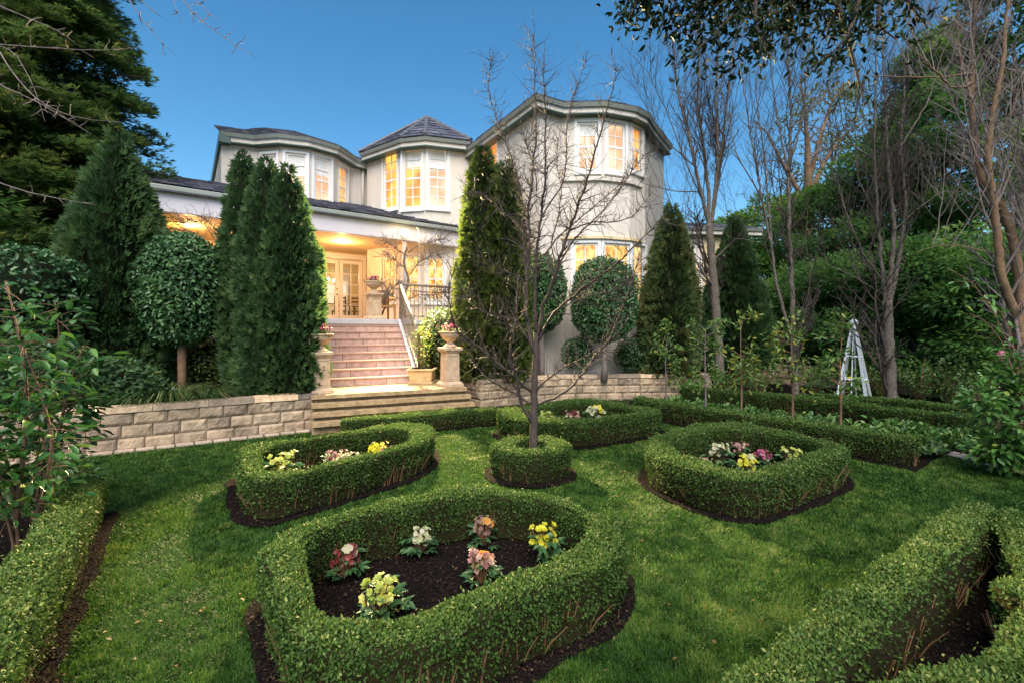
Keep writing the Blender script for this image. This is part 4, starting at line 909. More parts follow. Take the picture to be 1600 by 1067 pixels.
conifer('tall conifer at the left of the pair right of the stairs', gpos(758, 10.9), zat(233, 10.9) - .53, [(0, .50), (.2, .62), (.45, .58), (.7, .42), (.88, .3), (1, .05)], 4200, .13, lean=(-.05, 0), seed=5, m='thujabrown')
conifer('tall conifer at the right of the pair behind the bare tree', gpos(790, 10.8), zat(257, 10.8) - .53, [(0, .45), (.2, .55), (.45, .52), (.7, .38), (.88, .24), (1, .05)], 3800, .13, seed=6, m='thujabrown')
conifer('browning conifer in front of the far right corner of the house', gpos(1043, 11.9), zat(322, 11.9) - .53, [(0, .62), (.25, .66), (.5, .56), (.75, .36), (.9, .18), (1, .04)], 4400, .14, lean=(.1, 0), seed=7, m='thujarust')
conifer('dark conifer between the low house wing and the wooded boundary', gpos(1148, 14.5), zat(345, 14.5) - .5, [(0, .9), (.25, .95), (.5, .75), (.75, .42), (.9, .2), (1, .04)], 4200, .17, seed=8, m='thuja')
def clipped(name, label, cat, c, rad, n, m, leaf, group, seed, trunk=None, sq=2.0, vb=0):
    """a clipped head: leaves on a super-ellipsoid, with a dark core; optional clear trunk down to z"""
    c = np.array(c, float); rad = np.array(rad, float); z0 = trunk if trunk is not None else c[2] - rad[2]
    t = thing(name, label, cat, (c[0], c[1], z0), group); d = rdir(n); k = (np.abs(d) ** sq).sum(1) ** (-1 / sq); s_ = d * k[:, None]
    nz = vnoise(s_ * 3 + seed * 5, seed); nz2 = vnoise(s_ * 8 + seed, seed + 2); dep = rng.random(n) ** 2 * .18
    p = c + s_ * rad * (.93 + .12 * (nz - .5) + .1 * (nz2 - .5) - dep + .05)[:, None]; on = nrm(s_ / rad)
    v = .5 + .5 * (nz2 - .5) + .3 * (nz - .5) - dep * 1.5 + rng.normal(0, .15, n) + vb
    co, nv, pl = leafpts(p, on * .4 + rdir(n) * .9 + (0, 0, -.1), on + rdir(n) * .6, leaf * rng.uniform(.7, 1.3, n), leaf * .5 * rng.uniform(.8, 1.2, n), leaf > .07)
    cv = []; cf = []; a_, b_ = 16, 10
    for j in range(b_):
        ph = math.pi * (j + .5) / b_
        for i in range(a_):
            w = 2 * math.pi * i / a_; q = np.array([math.sin(ph) * math.cos(w), math.sin(ph) * math.sin(w), math.cos(ph)]); q = q * (np.abs(q) ** sq).sum() ** (-1 / sq); cv.append(c + q * rad * .76)
    cf = [(j * a_ + i, j * a_ + (i + 1) % a_, (j + 1) * a_ + (i + 1) % a_, (j + 1) * a_ + i) for j in range(b_ - 1) for i in range(a_)] + [tuple(range(a_)), tuple(range((b_ - 1) * a_, b_ * a_))]
    quads_mesh('crown', co, nv, pl, v, [M[m], M['conecore']], t, (np.array(cv), cf))
    if trunk is not None:
        q = MB(); q.tube([(c[0], c[1], trunk - .05), (c[0] + .01, c[1], trunk + .3), (c[0] - .01, c[1], c[2] - rad[2] * .5)], [.085, .07, .07], 8); q.build('trunk', M['palebark' if vb <= 0 else 'brownbark'], t, True)
    return t
Yt = 8.35
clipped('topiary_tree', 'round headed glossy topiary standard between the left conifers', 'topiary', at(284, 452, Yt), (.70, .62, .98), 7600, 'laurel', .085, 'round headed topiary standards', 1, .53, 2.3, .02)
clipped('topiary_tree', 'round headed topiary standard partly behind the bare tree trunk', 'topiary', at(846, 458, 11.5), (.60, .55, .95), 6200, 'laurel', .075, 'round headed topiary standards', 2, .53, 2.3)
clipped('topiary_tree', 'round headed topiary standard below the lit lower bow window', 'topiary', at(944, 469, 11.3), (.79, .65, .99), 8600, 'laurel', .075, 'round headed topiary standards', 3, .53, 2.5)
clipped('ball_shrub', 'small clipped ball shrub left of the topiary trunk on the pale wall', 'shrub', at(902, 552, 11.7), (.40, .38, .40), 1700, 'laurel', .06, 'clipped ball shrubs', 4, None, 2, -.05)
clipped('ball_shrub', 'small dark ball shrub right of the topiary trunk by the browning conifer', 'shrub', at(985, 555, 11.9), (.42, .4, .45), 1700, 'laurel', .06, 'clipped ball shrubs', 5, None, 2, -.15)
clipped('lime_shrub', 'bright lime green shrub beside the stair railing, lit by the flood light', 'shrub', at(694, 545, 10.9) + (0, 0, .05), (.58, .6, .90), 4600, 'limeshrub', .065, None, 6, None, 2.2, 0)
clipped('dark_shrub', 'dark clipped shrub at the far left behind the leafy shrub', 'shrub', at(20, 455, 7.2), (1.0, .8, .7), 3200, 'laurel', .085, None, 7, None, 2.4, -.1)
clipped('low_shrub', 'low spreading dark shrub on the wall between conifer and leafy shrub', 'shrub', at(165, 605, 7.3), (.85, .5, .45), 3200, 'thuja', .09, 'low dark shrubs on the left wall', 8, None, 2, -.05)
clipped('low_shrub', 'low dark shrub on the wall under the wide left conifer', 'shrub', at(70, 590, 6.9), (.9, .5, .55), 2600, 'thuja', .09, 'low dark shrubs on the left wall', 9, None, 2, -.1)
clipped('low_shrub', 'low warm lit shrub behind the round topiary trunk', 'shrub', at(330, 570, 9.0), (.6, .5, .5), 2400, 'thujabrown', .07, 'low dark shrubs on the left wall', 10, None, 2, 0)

# strappy clump at the topiary foot
def strap_clump(label, c, n, L):
    t = thing('strap_leaf_clump', label, 'plant', c, 'strappy leaf clumps'); c = np.array(c); out = []; vs = []
    for k in range(n):
        a = rnd.random() * 6.283; o_ = np.array([math.cos(a), math.sin(a), 0]); l = L * rnd.uniform(.6, 1.15); b0 = c + o_ * rnd.uniform(0, .15); sd_ = np.array([-o_[1], o_[0], 0]) * .011
        pts = [b0 + o_ * l * s_ * (.55 + .35 * s_) + np.array([0, 0, l * (1.0 * s_ - .85 * s_ * s_)]) for s_ in (0, .35, .7, 1)]
        for i in range(3): w0, w1 = 1 - .25 * i, 1 - .25 * (i + 1) - (.2 if i == 2 else 0); out.append([pts[i] - sd_ * w0, pts[i + 1] - sd_ * w1, pts[i + 1] + sd_ * w1, pts[i] + sd_ * w0]); vs.append(min(1, max(0, rnd.gauss(.5, .25))))
    quads_mesh('leaves', np.array(out), 4, [(0, 1, 2, 3)], np.array(vs), M['strap'], t)
strap_clump('arching strappy leaf clump at the foot of the left topiary trunk', gpos(265, 7.35), 260, .95)
strap_clump('strappy leaf clump on the wall left of the triple conifer', gpos(318, 7.6), 150, .75)
strap_clump('small strappy clump on the wall right of the wide conifer', gpos(225, 7.1), 110, .65)

# big cypress, far left
def big_conifer(label, base, h, r0, n_br, m, seed, sp=.2, z_lo=1.0, per=34):
    base = np.array(base, float); t = thing('cypress_tree', label, 'conifer', base, None); q = MB(); q.tube([base, base + (0, 0, h * .5), base + (0, 0, h)], [.28, .16, .03], 9)
    ps = []; axs = []; ns = []; vs = []
    for k in range(n_br):
        f = (k + rnd.random()) / n_br; z = z_lo + (h - z_lo) * f ** 1.15; a = rnd.random() * 6.283; L = r0 * (1 - f * .93) * rnd.uniform(.72, 1.06); el = rnd.uniform(-.2, .3)
        o_ = np.array([math.cos(a), math.sin(a), el]); b0 = base + (0, 0, z); e = b0 + o_ * L; mid_ = b0 + o_ * L * .5 + np.array([0, 0, L * .1]); q.tube([b0, mid_, e], [.05 * (1 - f) + .012, .025, .008], 4, 0, False)
        m_ = int(per * (.5 + L / r0)); s_ = rng.random(m_) ** .6; p = b0 + (o_ * L)[None, :] * s_[:, None] + np.array([0, 0, 1.]) * (L * .4 * s_ * (1 - s_))[:, None]
        sd_ = np.array([-o_[1], o_[0], 0]); w = (1 - s_ * .7) * L * .32; p = p + sd_ * (rng.uniform(-1, 1, m_) * w)[:, None] + rng.normal(0, .06, (m_, 3)); ps.append(p)
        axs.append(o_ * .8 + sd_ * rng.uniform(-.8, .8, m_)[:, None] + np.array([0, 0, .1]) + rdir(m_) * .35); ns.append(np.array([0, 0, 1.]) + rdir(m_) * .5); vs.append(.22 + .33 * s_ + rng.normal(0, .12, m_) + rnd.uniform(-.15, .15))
    p, ax, nr_, v = map(np.concatenate, (ps, axs, ns, vs)); co, nv, pl, vv = fan(p, ax, nr_, sp * rng.uniform(.7, 1.4, len(p)), np.full(len(p), sp * .16), 5, 30, v)
    quads_mesh('crown', co, nv, pl, vv, M[m], t); q.build('trunk', M['bark'], t, True); return t
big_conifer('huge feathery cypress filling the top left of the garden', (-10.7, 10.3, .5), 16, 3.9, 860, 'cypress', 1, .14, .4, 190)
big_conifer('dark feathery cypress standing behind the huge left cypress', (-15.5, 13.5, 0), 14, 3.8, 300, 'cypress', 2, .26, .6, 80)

# broadleaf trees of the right boundary
def leafy_tree(label, base, h, rx, zlo, ncl, per, m, leaf, seed, vb=0, group='trees along the right boundary', dens=1.0, name='broadleaf_tree', clr=1.0):
    base = np.array(base, float); t = thing(name, label, 'tree', base, group); q = MB(); q.tube([base, base + (.1, 0, h * .35), base + (0, .1, h * .8)], [.16, .12, .03], 8)
    ps = []; axs = []; ns = []; vs = []
    for k in range(ncl):
        f = rnd.random(); z = zlo + (h - zlo) * f; rr = rx * math.sqrt(max(.02, 1 - (max(0, f - .25) / .75) ** 2)) * (1 if f > .12 else .85); a = rnd.random() * 6.283; r = rr * rnd.uniform(.45, 1.0) ** .7
        c = base + np.array([math.cos(a) * r, math.sin(a) * r, z]); cr = clr * rnd.uniform(.45, .85)
        if k % 3 == 0: q.tube([base + (0, 0, max(.3, z - r * .5)), (base + (0, 0, z) + c) / 2, c], [.05, .03, .012], 4, 0, False)
        m_ = int(per * rnd.uniform(.6, 1.3)); d = rdir(m_); d[:, 2] *= .65; p = c + d * (cr * rng.random(m_) ** .45)[:, None]; ps.append(p)
        out = nrm(c - base - (0, 0, h * .4)); axs.append(d * .8 + out * .4 + rdir(m_) * .5 + np.array([0, 0, -.3])); ns.append(np.array([0, 0, .9]) + out * .5 + rdir(m_) * .6)
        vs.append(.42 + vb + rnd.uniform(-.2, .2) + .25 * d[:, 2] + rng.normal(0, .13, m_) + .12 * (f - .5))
    p, ax, nr_, v = map(np.concatenate, (ps, axs, ns, vs)); N = len(p)
    co, nv, pl = leafpts(p, ax, nr_, leaf * rng.uniform(.65, 1.35, N), leaf * .5 * rng.uniform(.8, 1.2, N), False)
    quads_mesh('crown', co, nv, pl, v, M[m], t); q.build('trunk', M['bark'], t, True); return t
R_ = lambda x, Y: ((x - 800) / F * Y, Y, .4)
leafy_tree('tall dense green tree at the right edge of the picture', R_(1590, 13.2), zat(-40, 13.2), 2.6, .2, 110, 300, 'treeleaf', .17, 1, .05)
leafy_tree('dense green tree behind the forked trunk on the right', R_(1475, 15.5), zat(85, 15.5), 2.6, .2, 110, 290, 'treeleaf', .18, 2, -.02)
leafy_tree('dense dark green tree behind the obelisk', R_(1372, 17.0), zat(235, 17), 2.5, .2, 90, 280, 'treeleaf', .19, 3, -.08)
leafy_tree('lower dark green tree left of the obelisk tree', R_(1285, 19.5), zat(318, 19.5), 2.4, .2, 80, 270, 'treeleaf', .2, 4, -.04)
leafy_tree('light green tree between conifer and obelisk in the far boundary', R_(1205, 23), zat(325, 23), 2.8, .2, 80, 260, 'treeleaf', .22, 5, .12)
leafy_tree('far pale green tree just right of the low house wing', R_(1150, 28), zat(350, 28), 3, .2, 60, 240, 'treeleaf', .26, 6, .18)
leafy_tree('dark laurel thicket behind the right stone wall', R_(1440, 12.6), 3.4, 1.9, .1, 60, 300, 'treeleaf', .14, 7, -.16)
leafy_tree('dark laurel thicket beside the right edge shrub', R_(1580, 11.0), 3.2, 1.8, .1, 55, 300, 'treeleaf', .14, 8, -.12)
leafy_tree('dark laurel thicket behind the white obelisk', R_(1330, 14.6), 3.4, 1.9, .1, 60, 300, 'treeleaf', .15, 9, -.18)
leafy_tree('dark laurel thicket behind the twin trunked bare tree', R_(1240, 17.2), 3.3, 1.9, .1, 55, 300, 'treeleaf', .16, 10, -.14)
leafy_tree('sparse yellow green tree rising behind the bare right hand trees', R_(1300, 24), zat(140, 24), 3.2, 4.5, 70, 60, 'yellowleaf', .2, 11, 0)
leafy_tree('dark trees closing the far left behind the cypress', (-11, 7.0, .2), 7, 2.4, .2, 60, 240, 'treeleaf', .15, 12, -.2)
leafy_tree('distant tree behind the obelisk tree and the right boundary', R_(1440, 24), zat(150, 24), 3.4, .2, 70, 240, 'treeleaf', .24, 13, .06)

# ---------------------------------------------------------------- bare trees
def twig(q, p, d, L, r, lvl, up, kink, n=4, budm=None):
    pts = [np.array(p)]; d = nrm(d); k = max(3, int(L / .12)) if lvl else 3
    for i in range(k):
        d = nrm(d + rng.normal(0, kink, 3) + np.array([0, 0, up * .12])); pts.append(pts[-1] + d * L / k)
    rr = np.linspace(r, r * .35, len(pts)); q.tube(pts, rr, n, 0, False)
    if lvl > 0:
        m = max(1, int(L / (.16 if lvl > 1 else .13)))
        for j in range(m):
            f = rnd.uniform(.2, 1); i = min(len(pts) - 2, int(f * (len(pts) - 1))); b = pts[i] + (pts[i + 1] - pts[i]) * rnd.random(); t = nrm(pts[i + 1] - pts[i])
            dd_ = nrm(t * .55 + nrm(np.cross(t, rdir(1)[0])) * .85 + np.array([0, 0, up * .3])); twig(q, b, dd_, L * rnd.uniform(.25, .5) * (1.1 - .5 * f), r * .5, lvl - 1, up, kink, 3)
    return pts
def smoothline(pts, n):
    pts = np.asarray(pts, float); s_ = np.r_[0, np.cumsum(np.linalg.norm(np.diff(pts, axis=0), axis=1))]; t = np.linspace(0, s_[-1], n)
    r = np.c_[[np.interp(t, s_, pts[:, k]) for k in range(3)]].T
    for _ in range(2): r[1:-1] = .25 * r[:-2] + .5 * r[1:-1] + .25 * r[2:]
    return r
def limb(q, qt, pts, r0, r1, spur=.10, tl=.35, lvl=1, up=.3, kink=.22, tw=True, n=7, lead=0, minr=.0034):
    L = np.linalg.norm(np.diff(np.asarray(pts), axis=0), axis=1).sum(); m = max(4, int(L / .08)); pts = smoothline(pts, m); pts[1:-1] += rng.normal(0, min(.008, r0 * .3), (m - 2, 3))
    rr = np.linspace(r0, r1, m); q.tube(pts, rr, n)
    for j in range(lead):
        i = min(m - 2, int(rnd.uniform(.1, .8) * m)); a = rnd.random() * 6.283; twig(qt, pts[i], np.array([math.cos(a) * .55, math.sin(a) * .55, 1.0]), rnd.uniform(1.2, 2.6), max(.008, rr[i] * .35), 2, 1.0, .07, 5)
    if tw:
        for j in range(int(L / spur)):
            f = rnd.uniform(.18, 1.0) ** .85; i = min(m - 2, int(f * (m - 1))); t = nrm(pts[i + 1] - pts[i])
            dd_ = nrm(t * .5 + nrm(np.cross(t, rdir(1)[0])) * .9 + np.array([0, 0, up])); twig(qt, pts[i], dd_, tl * rnd.uniform(.3, 1.2), max(minr, rr[i] * .38), lvl, up, kink)
def bare_tree(label, base, limbs, mbark, mtwig, name='bare_tree', group='bare deciduous trees', ntr=1, **kw):
    t = thing(name, label, 'tree', base, group); q = MB(); qb = MB(); qt = MB()
    for k, (pts, r0, r1, o) in enumerate(limbs): limb(q if k < ntr else qb, qt, pts, r0, r1, **{**kw, **o})
    qb.add(qt.v, qt.f, 1)
    q.build('trunk', M[mbark], t, True); qb.build('branches', [M[mbark], M[mtwig]], t, True); return t
def trace(pts, Y0, Y1):
    n = len(pts); return [at(x, y, Y0 + (Y1 - Y0) * i / (n - 1)) for i, (x, y) in enumerate(pts)]
Yc = P(834, 700, .3)[1]
CT = [
    ([(834, 752), (834, 705), (835, 660), (834, 610), (836, 570), (838, 520)], 0, .056, .036, dict(tw=False, n=10)),
    ([(831, 660), (816, 636), (811, 613), (806, 592), (798, 569), (796, 542), (801, 528), (808, 505), (806, 470), (812, 430)], -.5, .020, .006, {}),
    ([(833, 613), (815, 599), (794, 579), (767, 559), (744, 538), (720, 525), (709, 512), (703, 490), (700, 447), (712, 410)], -1.0, .019, .003, {}),
    ([(832, 632), (801, 613), (774, 599), (754, 586), (744, 569), (733, 560)], .5, .013, .003, {}),
    ([(838, 633), (869, 621), (889, 609), (909, 586), (929, 555), (950, 535), (966, 495), (980, 461), (992, 425), (1000, 390)], .6, .016, .003, {}),
    ([(835, 613), (858, 589), (882, 572), (919, 555), (943, 542), (965, 520)], -.7, .012, .003, {}),
    ([(836, 552), (827, 528), (822, 491), (820, 447), (826, 391), (827, 304), (836, 240), (838, 182), (836, 130), (832, 90), (834, 52)], .3, .024, .003, {}),
    ([(838, 522), (836, 498), (836, 447), (838, 421), (841, 362), (851, 304), (853, 261), (851, 226), (854, 182), (849, 140), (850, 100)], -.5, .022, .003, {}),
    ([(838, 530), (848, 481), (862, 447), (869, 421), (889, 362), (901, 328), (915, 293), (927, 246), (938, 211), (949, 168), (966, 100)], -.8, .022, .003, {}),
    ([(824, 500), (822, 420), (817, 360), (818, 320), (808, 280), (796, 240), (782, 203), (769, 168), (762, 135), (768, 88)], .9, .015, .003, {}),
    ([(858, 460), (878, 403), (905, 365), (942, 331), (968, 298), (994, 258), (1010, 240), (1035, 228)], 1.0, .013, .003, {}),
    ([(840, 535), (862, 491), (889, 469), (916, 447), (956, 420), (980, 397), (1004, 372), (1025, 350), (1045, 332)], -1.1, .016, .003, {}),
    ([(834, 545), (811, 505), (790, 496), (767, 492), (742, 481), (722, 462)], .7, .012, .003, {}),
    ([(822, 440), (805, 430), (784, 424), (761, 405), (735, 396)], -.6, .009, .003, {}),
    ([(850, 400), (870, 372), (895, 351), (930, 322), (971, 287), (990, 262)], .4, .010, .003, {}),
    ([(824, 360), (796, 339), (776, 328), (764, 307), (745, 300), (722, 306)], -.8, .009, .003, {}),
    ([(842, 350), (856, 320), (880, 290), (886, 250), (884, 210), (893, 160), (918, 90)], .6, .010, .003, {}),
    ([(826, 310), (812, 290), (806, 262), (790, 240)], 1.1, .007, .003, {}),
    ([(840, 500), (880, 480), (920, 462), (960, 455), (990, 440)], 1.2, .010, .003, {}),
    ([(838, 300), (838, 270), (826, 240), (815, 200)], -.9, .007, .003, {}),
    ([(869, 421), (860, 380), (872, 340), (878, 300), (870, 260), (872, 215)], 1.3, .010, .003, {}),
    ([(889, 362), (925, 345), (955, 350), (990, 340), (1020, 300)], .2, .009, .003, {}),
]
def ct_limb(pts, dy, r0, r1, o):
    if dy: r0, r1 = r0 * 1.1, r1 * 1.1
    if dy == 0: return (trace(pts, Yc, Yc), r0, r1, o)
    return (trace(pts, Yc, Yc + dy), r0, r1, o)
bare_tree('small leafless tree with wide spreading branches inside the round hedge', (*P(834, 752)[:2], 0), [ct_limb(*c) for c in CT], 'darkbark', 'darkbark', spur=.024, tl=.32, lvl=1, up=.3, kink=.28)
def right_tree(label, Y, mains, dep, spur, tl, mb_='bark', twigs='darkbark', sc=1.0):
    ls = []
    for i, (pts, r0, r1, dy) in enumerate(mains): ls.append((trace(pts, Y, Y + dy) if i else trace(pts, Y, Y), r0 * (.60 if i else .72) * sc, min(r1 * .6, r0 * .4) * sc if i else r1 * .72 * sc, dict(n=9, tw=i > 0, lead=11 if r0 > .05 and i else 4)))
    bare_tree(label, ls[0][0][0], ls, mb_, twigs, spur=spur * .62, tl=tl * 1.1, lvl=2, up=.75, kink=.12, minr=.0045)
right_tree('tall leafless tree with many upright stems right of the house', 12.6, [
    ([(1125, 585), (1122, 520), (1117, 460), (1112, 400), (1108, 350)], .17, .13, 0),
    ([(1108, 352), (1100, 320), (1088, 270), (1078, 220), (1060, 150), (1050, 60), (1040, -20)], .085, .012, -.6),
    ([(1108, 355), (1107, 300), (1100, 240), (1090, 160), (1092, 80), (1085, -20)], .09, .012, .5),
    ([(1110, 360), (1118, 300), (1122, 230), (1118, 150), (1124, 60), (1120, -30)], .09, .012, .2),
    ([(1112, 350), (1122, 280), (1130, 210), (1140, 130), (1150, 40), (1155, -20)], .075, .012, .9),
    ([(1100, 320), (1070, 250), (1040, 170), (1010, 110), (970, 70)], .035, .005, -1.2),
    ([(1117, 450), (1080, 400), (1050, 330), (1030, 260)], .05, .008, -.8),
    ([(1098, 300), (1060, 300), (1010, 290), (960, 255)], .03, .005, .6),
    ([(1085, 260), (1040, 220), (1000, 150), (985, 100)], .03, .005, .3),
    ([(1113, 410), (1150, 372), (1190, 380), (1205, 398)], .03, .008, .4),
], 1, .30, 1.0)
right_tree('leafless twin trunked tree behind the saplings', 11.4, [
    ([(1243, 626), (1241, 560), (1240, 520)], .125, .115, 0),
    ([(1240, 525), (1237, 440), (1233, 360), (1232, 280), (1236, 180), (1230, 60), (1236, -30)], .105, .012, .2),
    ([(1238, 530), (1226, 492), (1212, 440), (1206, 390), (1190, 310), (1176, 230), (1165, 160), (1155, 90)], .075, .008, -.5),
    ([(1240, 500), (1262, 470), (1267, 420), (1258, 380), (1262, 330)], .03, .008, -.5),
    ([(1232, 270), (1215, 190), (1205, 110), (1195, 20)], .04, .006, .4),
    ([(1234, 260), (1255, 180), (1262, 90), (1275, 0)], .04, .006, -.3),
    ([(1190, 310), (1150, 240), (1135, 170), (1110, 110)], .03, .005, .5),
    ([(1206, 385), (1195, 250), (1180, 140), (1190, 60)], .04, .006, .8),
    ([(1235, 200), (1290, 150), (1310, 80), (1330, 20)], .03, .005, .4),
], 1, .30, .9)
right_tree('leafless tree forking low, in front of the white obelisk bed', 10.3, [
    ([(1394, 642), (1391, 580), (1388, 520), (1386, 470)], .155, .13, 0),
    ([(1384, 475), (1378, 420), (1371, 340), (1366, 240), (1368, 120), (1370, 0)], .07, .012, -.3),
    ([(1387, 470), (1392, 430), (1397, 360), (1386, 240), (1381, 120), (1378, -20)], .09, .012, .2),
    ([(1390, 475), (1404, 410), (1415, 320), (1407, 230), (1414, 120), (1424, 0)], .08, .012, .3),
    ([(1380, 440), (1350, 400), (1320, 330), (1300, 240), (1290, 180)], .035, .006, -.7),
    ([(1383, 463), (1330, 430), (1290, 412), (1262, 398)], .025, .005, -.5),
    ([(1366, 250), (1310, 215), (1250, 190), (1215, 185)], .03, .005, -.6),
    ([(1407, 230), (1450, 160), (1470, 90), (1500, 20)], .03, .005, .4),
    ([(1397, 360), (1430, 330), (1470, 300), (1510, 300)], .022, .005, .5),
    ([(1371, 340), (1340, 280), (1335, 190), (1345, 100)], .03, .005, .5),
], 1, .32, .85)
right_tree('leafless tree with two crossing warm brown trunks at the right edge', 8.4, [
    ([(1604, 640), (1600, 560), (1597, 520)], .14, .13, 0),
    ([(1597, 520), (1594, 437), (1583, 371), (1559, 313), (1534, 280), (1522, 231), (1517, 124), (1526, -20)], .105, .03, .2),
    ([(1597, 525), (1578, 470), (1565, 437), (1555, 330), (1542, 247), (1550, 185), (1567, 103), (1575, -20)], .085, .025, -.4),
    ([(1520, 130), (1490, 140), (1440, 90), (1410, 60)], .028, .006, -.4),
    ([(1522, 115), (1470, 122), (1400, 120), (1330, 118)], .022, .005, .3),
    ([(1519, 160), (1500, 90), (1495, 20)], .04, .01, .2),
    ([(1555, 330), (1575, 320), (1600, 300)], .015, .005, .3),
    ([(1560, 400), (1510, 385), (1470, 382), (1430, 395)], .014, .004, -.2),
    ([(1540, 250), (1580, 180), (1600, 120)], .025, .006, .2),
], 1, .5, .5, 'brownbark', 'palebark', 1.45)
leafless = [([(1318, 330), (1312, 240), (1300, 170), (1280, 90)], .2, .03, 0)]
# far leafless spreading tree
bare_tree('far leafless spreading tree seen against the sky behind the bare trunks', R_(1255, 22), [
    (trace([(1255, 480), (1258, 380), (1262, 300)], 22, 22), .3, .22, dict(tw=False, n=8)),
    (trace([(1262, 300), (1262, 230), (1258, 170), (1250, 120)], 22, 21), .18, .02, {}),
    (trace([(1262, 310), (1290, 250), (1320, 210), (1350, 190)], 22, 21), .15, .02, {}),
    (trace([(1260, 320), (1225, 260), (1200, 210), (1180, 190)], 22, 22), .13, .02, {}),
    (trace([(1262, 290), (1300, 290), (1340, 300), (1370, 310)], 22, 22), .12, .02, {}),
    (trace([(1260, 300), (1280, 220), (1300, 160), (1320, 130)], 22, 23), .14, .02, {})], 'brownbark', 'palebark', spur=.35, tl=1.3, lvl=2, up=.3, kink=.2)

# twigs reaching in from a tree outside the left edge
tl_base = np.array([-5.2, 3.0, 0.0]); LT = [([(277, -10), (300, 22), (326, 41), (360, 67), (386, 84), (403, 92)], 3.0, .006, .002), ([(195, -10), (225, 36), (244, 60), (270, 83)], 3.0, .005, .0015), ([(210, -10), (230, 12), (247, 24)], 3.0, .004, .0015), ([(266, -10), (275, 10), (283, 36)], 3.0, .004, .0015), ([(296, -10), (325, 20), (345, 37)], 3.0, .004, .0015),
      ([(-60, 60), (0, 71), (75, 75), (150, 80), (221, 75)], 3.2, .008, .002), ([(-40, 40), (0, 79), (15, 109), (37, 139), (75, 169), (124, 187), (187, 191)], 3.1, .008, .002), ([(-40, 110), (0, 135), (56, 157), (105, 187), (142, 210)], 3.0, .007, .002), ([(-60, 270), (0, 285), (37, 300), (94, 311), (150, 321)], 3.0, .007, .002), ([(-40, -10), (0, 11), (37, 26), (97, 49), (120, 70)], 3.1, .007, .002), ([(-40, 60), (20, 75), (40, 110), (60, 150), (70, 190)], 3.2, .006, .002)]
ls = [([tl_base, tl_base + (0, .1, 1.6), tl_base + (.2, 0, 3.4), tl_base + (.8, .1, 4.4), tl_base + (2.2, .1, 4.6)], .12, .03, dict(tw=False))]
ls += [([tl_base + (.3, 0, 3.2), at(-150, y, 3.1), at(-80, y + 30, 3.1)], .03, .012, dict(tw=False)) for y in (-20, 60, 230)]
ls += [(trace(p_, Y, Y * .97), r0 * .62, r1 * .6, {}) for p_, Y, r0, r1 in LT]
bare_tree('budding bare twigs reaching into the top left corner from a tree outside', tl_base, ls, 'palebark', 'palebark', name='budding_tree', spur=.09, tl=.08, lvl=1, up=.15, kink=.2)

# leafy bough hanging in at the top right from a tree outside the frame
ot_base = np.array([5.3, 3.4, 0.0]); ot = thing('overhanging_tree', 'dark leafy bough hanging in from above at the top right', 'tree', ot_base); q = MB(); qs = []
q.tube([ot_base, ot_base + (0, 0, 2.5), ot_base + (-.4, 0, 4.2)], [.16, .13, .09], 9)
def bough(pts, Y, r0): r0 *= 1.4; pp = smoothline(trace(pts, Y, Y), 14); q.tube(pp, np.linspace(r0, .004, 14), 6, 0, False); qs.append(pp); return pp
pm = smoothline([ot_base + (-.4, 0, 4.1), at(1500, -110, 3.2), at(1350, -40, 3.1), at(1150, -25, 3.0), at(980, -15, 3.0)], 30); q.tube(pm, np.linspace(.05, .006, 30), 7, 0, False)
for i in range(120):
    pass
BO = [([(1200, -40), (1140, 30), (1100, 70), (1062, 98)], 3.0), ([(1260, -40), (1225, 40), (1170, 80), (1130, 108)], 3.1), ([(1350, -30), (1330, 50), (1300, 85), (1268, 105)], 2.9), ([(1300, -30), (1330, 80), (1342, 130), (1352, 168)], 3.05), ([(1400, -30), (1430, 20), (1450, 45)], 3.1), ([(1010, -20), (990, 15), (978, 38)], 3.0), ([(1100, -30), (1080, 30), (1040, 60)], 3.2), ([(1180, -20), (1180, 40), (1200, 85)], 2.9), ([(1380, -30), (1370, 40), (1400, 62)], 3.0), ([(1240, -30), (1260, 40), (1250, 75)], 3.2), ([(1030, -30), (1010, 10), (1020, 30)], 3.1), ([(1330, -30), (1300, 30), (1290, 60)], 3.2), ([(1150, -30), (1110, 20), (1090, 40)], 3.05), ([(1420, -40), (1350, 10), (1340, 50)], 3.1), ([(1230, -30), (1200, 20), (1230, 60)], 3.0)]
for p_, Y in BO: bough(p_, Y, .012)
ps = []; axs = []
for pp in qs + [pm[8:], pm[8:] + np.array([0, .15, -.06]), pm[8:] + np.array([0, -.1, .02])]:
    n_ = int(np.linalg.norm(np.diff(pp, axis=0), axis=1).sum() * (300 if pp is not qs[3] else 90)); f = rng.random(n_) * (len(pp) - 1.001); i = f.astype(int); b = pp[i] + (pp[i + 1] - pp[i]) * (f - i)[:, None]
    ps.append(b + rng.normal(0, .062, (n_, 3))); axs.append(nrm(pp[i + 1] - pp[i]) * .5 + np.array([0, 0, -.35]) + rdir(n_) * .9)
p = np.concatenate(ps); ax = np.concatenate(axs); N = len(p); co, nv, pl = leafpts(p, ax, rdir(N), rng.uniform(.036, .070, N), rng.uniform(.017, .029, N), True); quads_mesh('leaves', co, nv, pl, rng.random(N), M['overleaf'], ot); q.build('branches', M['darkbark'], ot, True)

